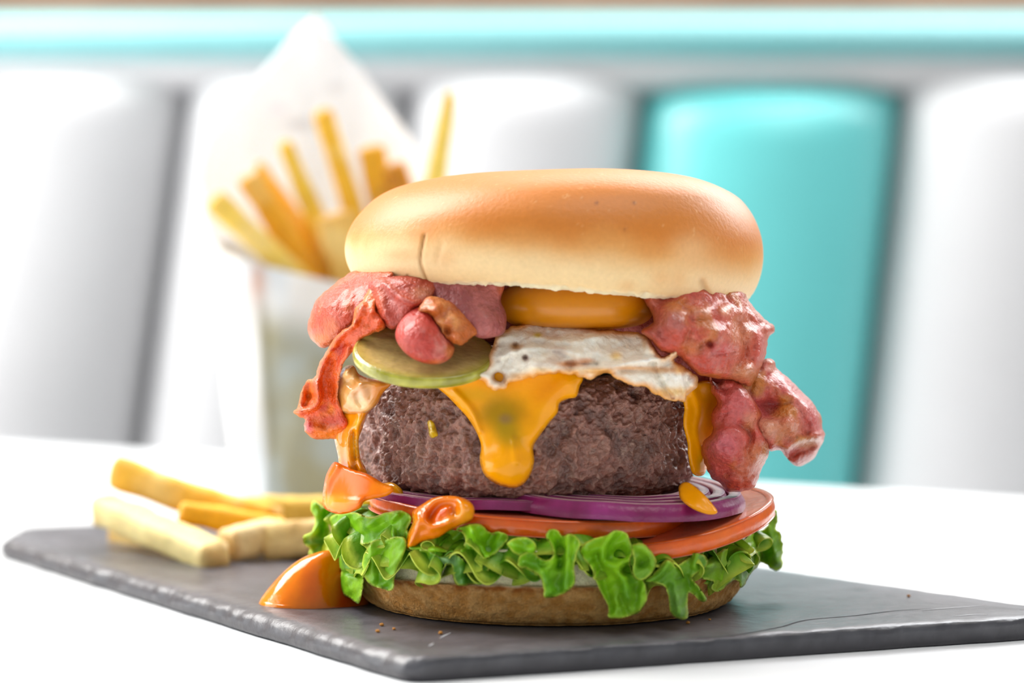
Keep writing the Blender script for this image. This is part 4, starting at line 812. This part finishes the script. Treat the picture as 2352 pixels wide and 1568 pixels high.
# ================================================================== FRIES
def fry(p0, p1, w0, h0, label, group, colr='#eebc3c', seed=1, bend=.0, tip=(1, 1), roll=0, dark=None):
    p0 = np.array(p0, float); p1 = np.array(p1, float); d = p1-p0; Ln = np.linalg.norm(d); d /= Ln
    up = np.array([0, 0, 1.0]) if abs(d[2]) < .9 else np.array([0, -1.0, 0]); sx = np.cross(d, up); sx /= np.linalg.norm(sx); sz = np.cross(sx, d)
    nu, nv = 28, 34; V = []
    cr, sr_ = math.cos(math.radians(roll)), math.sin(math.radians(roll)); sx, sz = sx*cr+sz*sr_, sz*cr-sx*sr_
    for j in range(nv):
        t = j/(nv-1); e = min(1, t*Ln/.16, (1-t)*Ln/.16); s = math.sqrt(max(0.0, 1-(1-e)**2))*.25+.75 if 0 < j < nv-1 else .55
        s *= tip[0]*(1-t)+tip[1]*t
        c0 = p0+d*Ln*t+sz*bend*math.sin(math.pi*t)
        for i in range(nu):
            a = 2*math.pi*i/nu; ca, sa = math.cos(a), math.sin(a)
            k = (abs(ca)**5+abs(sa)**5)**(-1/5)
            V.append(c0+sx*ca*k*w0/2*s+sz*sa*k*h0/2*s)
    V = np.array(V); c0 = (p0+p1)/2; dirv = V-(p0+np.outer((V-p0)@d, d)); V = V+dirv*(.18*fbm(V*1.1, seed, 3))[:, None]
    F = grid_faces(nu, nv); F.append(tuple(range(nu))[::-1]); F.append(tuple((nv-1)*nu+i for i in range(nu)))
    c = np.tile(srgb(colr), (len(V), 1)); a = (sstep(-.1, .5, fbm(V*.9, seed+4, 3))*.55)[:, None]; c = c*(1-a)+srgb('#f0d48a')*a
    tt = np.clip(((V-p0)@d)/Ln, 0, 1); a = np.clip(np.exp(-(tt/.07)**2)+np.exp(-((1-tt)/.05)**2), 0, 1)[:, None]*.35; c = c*(1-a)+srgb('#cf8a30')*a
    if dark: a = (sstep(.0, .45, fbm(V*.8, seed+9, 2))*.6)[:, None]; c = c*(1-a)+srgb(dark)*a
    mk('french_fry', V, F, M['fry'], col=c, label=label, cat='fry', group=group)
G1 = 'fries standing in the paper cone'; G2 = 'fries lying on the slate'
def PF(x, y, Y): return W(x, y, Y)
fry(PF(488,455,27), PF(745,700,27), .95, .95, 'pale fry leaning farthest out of the paper cone', G1, '#f0cc58', 1)
fry(PF(568,402,28), PF(752,690,28), 1.1, 1.0, 'deep golden thick fry, second from the low side of the cone rim', G1, '#eaa80e', 2)
fry(PF(592,374,29.5), PF(770,640,29.5), .75, .8, 'narrow fry rising just behind the deep golden thick fry', G1, '#f0b820', 3, tip=(.5, 1.2))
fry(PF(652,325,28.6), PF(800,680,28.6), .8, .85, 'slim pale-edged fry standing between the thick golden one and the tallest', G1, '#eec43c', 4, tip=(.8, 1.2))
fry(PF(738,252,29.5), PF(850,600,29.5), .85, .8, 'tall slender golden fry below the tip of the paper', G1, '#f0bc2c', 5)
fry(PF(852,335,30), PF(905,600,30), 1.15, .9, 'square-ended fry rising behind the crown of the bun', G1, '#eeb61e', 6)
fry(PF(903,375,29), PF(975,560,29), .9, .9, 'short browned fry tucked against the square-ended one', G1, '#d8920c', 7, dark='#a86408')
fry(PF(1034,210,28.5), PF(945,760,28.5), 1.0, .75, 'lone tapering fry standing apart on the right, its tip highest on that side', G1, '#f0d060', 8, tip=(.55, 1.15))
fry(PF(765,490,27.5), PF(830,720,27.5), 1.5, .9, 'short wide fry sunk in the cone behind the bun', G1, '#e6b85c', 9)
fry(PF(640,560,29.5), PF(800,740,29.5), 1.0, .9, 'golden fry hidden low between the leaning fries', G1, '#dca428', 10)
# on the slate
def on(x, y, r=.5): return None
fry(PF(262,1082,12.5), PF(640,1200,10.5), 1.0, 1.0, 'long golden fry on top of the pile on the slate', G2, '#e6b020', 21, bend=-.12, roll=8)
fry(PF(235,1165,11.5), PF(505,1285,6.5), .95, .95, 'pale fry slanting down to the front of the slate pile', G2, '#ecd892', 22, roll=-10)
fry(PF(270,1222,13.0), PF(520,1275,9), .95, .9, 'short fry under the pale slanting one, flat on the slate', G2, '#e4c070', 23)
fry(PF(410,1176,9.5), PF(655,1215,10), .95, .7, 'bright yellow fry wedged in the middle of the pile', G2, '#f0b000', 24)
fry(PF(560,1172,14.8), PF(860,1172,13), .9, .95, 'fry lying behind the pile, running off behind the lettuce', G2, '#e6bc48', 25)
fry(PF(520,1252,7.5), PF(640,1222,9), 1.0, 1.0, 'stubby cream fry between the slanting fry and the browned end', G2, '#ecd49a', 26)
fry(PF(612,1248,8.5), PF(790,1228,8.0), 1.15, 1.15, 'fat pale fry with a browned cut end beside the lettuce', G2, '#e8cc88', 27, dark='#b8862c', roll=12)

# ================================================================== PAPER CONE OF FRIES
cupc = W(765, 1140, 30.0); cx0, cy0 = cupc[0], 30.0
pc = thing('paper_cone', (cx0, cy0, TZ), 'white greaseproof paper cone of fries standing behind the burger', 'paper cone')
nu, nv = 200, 40; V = []
zt0 = W(0, 560, cy0-4)[2]
for s in (0, 1):
    for j in range(nv):
        t = j/(nv-1)
        for i in range(nu):
            a = 2*math.pi*i/nu; dd = math.cos(a-math.radians(250))
            zt = 9.0+.9*math.cos(a-math.radians(175))-.45*math.cos(a-math.radians(275))
            z = TZ+.02+t*(zt-TZ)
            r = 3.75+(z-TZ)*.085+.07*math.sin(a*5+z*.7)+.05*math.sin(a*11-z*1.3)
            st = .16*sstep(math.radians(236), math.radians(240), np.array(a))  # overlapping flap edge
            r = r+.18-float(st)
            if s: r -= .05
            V.append((cx0+r*math.cos(a), cy0+r*math.sin(a), z))
V = np.array(V); m = nu*nv; F = grid_faces(nu, nv); G = F+[tuple(i+m for i in q)[::-1] for q in F]
for i in range(nu):
    k = (i+1) % nu; b = (nv-1)*nu; G.append((b+i, b+k, b+k+m, b+i+m)); G.append((k, i, i+m, k+m))
V[:, 2] = np.maximum(V[:, 2], TZ)
ang = np.degrees(np.arctan2(V[:, 1]-cy0, V[:, 0]-cx0)) % 360
cc = np.tile(srgb('#f1f0ee'), (len(V), 1))
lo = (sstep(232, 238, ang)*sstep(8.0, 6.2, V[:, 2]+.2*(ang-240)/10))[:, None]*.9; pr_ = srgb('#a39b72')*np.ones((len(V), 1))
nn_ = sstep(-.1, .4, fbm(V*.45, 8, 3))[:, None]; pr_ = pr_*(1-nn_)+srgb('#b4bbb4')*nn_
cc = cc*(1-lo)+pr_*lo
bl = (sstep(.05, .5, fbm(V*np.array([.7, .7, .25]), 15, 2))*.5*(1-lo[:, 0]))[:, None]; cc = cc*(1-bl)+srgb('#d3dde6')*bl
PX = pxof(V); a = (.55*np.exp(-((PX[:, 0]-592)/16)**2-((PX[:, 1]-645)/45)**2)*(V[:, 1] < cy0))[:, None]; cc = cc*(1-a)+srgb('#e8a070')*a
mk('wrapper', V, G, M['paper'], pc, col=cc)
V, F, _ = lathe([(0, TZ), (3.5, TZ), (3.6, TZ+.1), (3.6, TZ+.3), (0, TZ+.3)], 60, 1, smooth=False); V[:, 0] += cx0; V[:, 1] += cy0; mk('base_disc', V, F, M['paper'], pc, col=np.tile(srgb('#e8e6e0'), (len(V), 1)))
bd_ = lambda x, y: cy0+3.9-.9*((x-720)/240)**2*0+(-3.0*np.clip(((x-735)/260)**2, 0, 1.4))+(600-y)/600*.6
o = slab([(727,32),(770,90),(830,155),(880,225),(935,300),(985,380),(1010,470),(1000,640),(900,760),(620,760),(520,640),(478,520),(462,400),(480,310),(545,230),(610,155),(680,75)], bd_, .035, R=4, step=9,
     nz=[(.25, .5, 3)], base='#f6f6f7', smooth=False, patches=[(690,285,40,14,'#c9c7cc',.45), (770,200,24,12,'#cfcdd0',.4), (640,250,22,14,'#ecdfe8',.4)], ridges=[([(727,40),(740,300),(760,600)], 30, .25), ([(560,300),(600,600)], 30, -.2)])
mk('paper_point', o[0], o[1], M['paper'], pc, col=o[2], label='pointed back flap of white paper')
for ob in bpy.data.objects:
    if '_org' in ob: del ob['_org']
